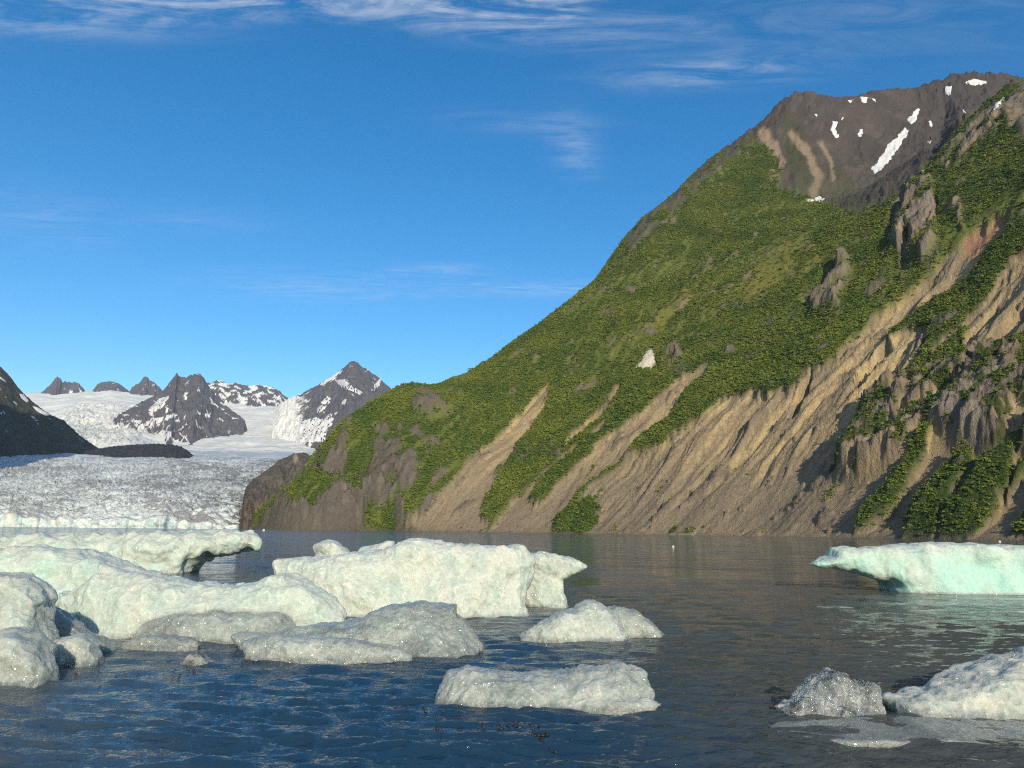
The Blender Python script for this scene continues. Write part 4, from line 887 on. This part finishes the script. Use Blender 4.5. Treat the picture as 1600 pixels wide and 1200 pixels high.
_sl = [project(np.array([[x_, _yd, z_]])) for x_, z_ in ((4.15, .0), (4.5, .018), (5.2, .026), (6.4, .022), (8.6, .03), (9.2, -.6), (4.15, -.6))]
iceberg('awash_ice', [([(float(a_[0]), float(b_[0])) for a_, b_ in _sl], 1163, .75, .02, 0, 1.0, 0, .35)], 'flat grey sheet of ice awash in front of the ice at lower right', cat='awash ice', seed=16, rough=.25)
iceberg('ice_floe', [([(193, 1004), (215, 996), (250, 993), (300, 997), (312, 1008), (305, 1040), (190, 1040)], 1016, .32, .1, .6, .8, 0, .55)], 'low dirt streaked ice floe in front of the long white iceberg', cat='ice floe', seed=14)
iceberg('dirty_ice', [([(281, 1037), (298, 1021), (312, 1019), (325, 1030), (342, 1038), (338, 1060), (281, 1060)], 1038, .16, .08, .5, .3, 0, 1.0)], 'small black dirt covered lump of ice right of the dirt streaked floe', cat='dirty ice', seed=15)
for (px, py, wl, lab) in ((412, 824, 828.2, 'tiny far white ice piece off the foot of the bare hill'), (1052, 851, 854, 'tiny white ice piece alone on open water in front of the scree'), (1562, 842, 846.5, 'tiny white ice piece near the far shore at the right')):
    hor = 829 + (px - 800) * .0105; Yd = min(CAMH * FPX / (wl - hor), 900); s = Yd / FPX
    wpx = 2.0
    q = atY(px, wl, Yd); V = []; rr = np.random.default_rng(px)
    a = np.linspace(0, 2 * np.pi, 12, endpoint=False)
    rings = [(1.1, -.5), (1.0, .15), (.75, .8), (.35, 1.15)]
    for (ra, zz_) in rings:
        for t_ in a: V.append((math.cos(t_) * ra * s * wpx * (1 + .25 * rr.normal()), math.sin(t_) * ra * s * wpx * .7, zz_ * s * 1.8 * (1 + .2 * rr.normal())))
    V.append((0, 0, 1.3 * s * 1.8)); Fc = []
    for i in range(3):
        for j in range(12): Fc += [(i * 12 + j, i * 12 + (j + 1) % 12, (i + 1) * 12 + (j + 1) % 12), (i * 12 + j, (i + 1) * 12 + (j + 1) % 12, (i + 1) * 12 + j)]
    for j in range(12): Fc.append((36 + j, 36 + (j + 1) % 12, 48))
    o = mesh_obj('ice_piece', V, Fc, M_ice); o.location = (q[0], Yd, 0); colattr(o, 'ground', np.zeros((len(V), 3))); tag(o, lab, 'ice piece', 'far ice pieces')

# bits of dark drift on the water
rd_ = np.random.default_rng(44); V = []; Fc = []
for (cx, cy, sxp, syp, n) in ((640, 1112, 60, 10, 16), (790, 1135, 50, 6, 14), (845, 1150, 10, 4, 16), (760, 1140, 120, 12, 10), (395, 1036, 18, 3, 12), (310, 1045, 45, 8, 14), (150, 1062, 40, 8, 6), (900, 1165, 60, 10, 7)):
    for k in range(n):
        px, py = cx + rd_.normal() * sxp * .6, cy + rd_.normal() * syp * .6
        d = ray(px, py); tt = -CAMH / d[2]; c = CAM + d * tt; r0 = rd_.uniform(.008, .024) * (1.6 if cx == 845 else 1)
        k0 = len(V); ang_ = rd_.uniform(0, 6.28); m = 6
        for ring, (ra, z_) in enumerate(((1, -.01), (1.0, .012), (.5, .03))):
            for j in range(m):
                a_ = j / m * 6.283; rr_ = ra * r0 * rd_.uniform(.7, 1.3); ux, uy = math.cos(a_) * rr_ * 1.9, math.sin(a_) * rr_
                V.append((c[0] + ux * math.cos(ang_) - uy * math.sin(ang_), c[1] + ux * math.sin(ang_) + uy * math.cos(ang_), z_ * .6 + .015 + rd_.uniform(0, .006)))
        for ring in (0, 1):
            for j in range(m): Fc.append((k0 + ring * m + j, k0 + ring * m + (j + 1) % m, k0 + (ring + 1) * m + (j + 1) % m, k0 + (ring + 1) * m + j))
        Fc.append((k0 + 2 * m, k0 + 2 * m + 1, k0 + 2 * m + 2, k0 + 2 * m + 3)); Fc.append((k0 + 2 * m + 3, k0 + 2 * m + 4, k0 + 2 * m + 5, k0 + 2 * m))
m_, t, bs = mat('drift'); pos = t.new('ShaderNodeNewGeometry').outputs['Position']
t.set(bs.inputs['Base Color'], t.mix(t.noise(pos, 20, 3), (.008, .008, .007, 1), (.022, .019, .014, 1))); bs.inputs['Roughness'].default_value = .5
tag(mesh_obj('floating_debris', V, Fc, m_, smooth=False), 'scattered dark bits of drift floating on the foreground water', 'debris', kind='stuff')

# ----------------------------------------------------------------------------- air
hx0, hx1, hy0, hy1, hz0, hz1 = -9500., 6000., -1500., 11000., float(min(PM[:, 2].min(), -100)) - 1, 2400.
HV = [(x, y, z) for z in (hz0, hz1) for y in (hy0, hy1) for x in (hx0, hx1)]
HF = [(0, 2, 3, 1), (4, 5, 7, 6), (0, 1, 5, 4), (2, 6, 7, 3), (0, 4, 6, 2), (1, 3, 7, 5)]
hm = bpy.data.materials.new('air'); hm.use_nodes = True; t = NT(hm.node_tree); t.n.clear()
pvn = t.new('ShaderNodeVolumePrincipled', {'Color': (.62, .78, 1.0, 1), 'Density': 1.5e-5, 'Anisotropy': 0.0}); t.l.new(pvn.outputs[0], t.new('ShaderNodeOutputMaterial').inputs['Volume'])
hz = mesh_obj('haze', HV, HF, hm, smooth=False); tag(hz, 'thin blue haze in the air over the lake and mountains', 'haze', kind='stuff')
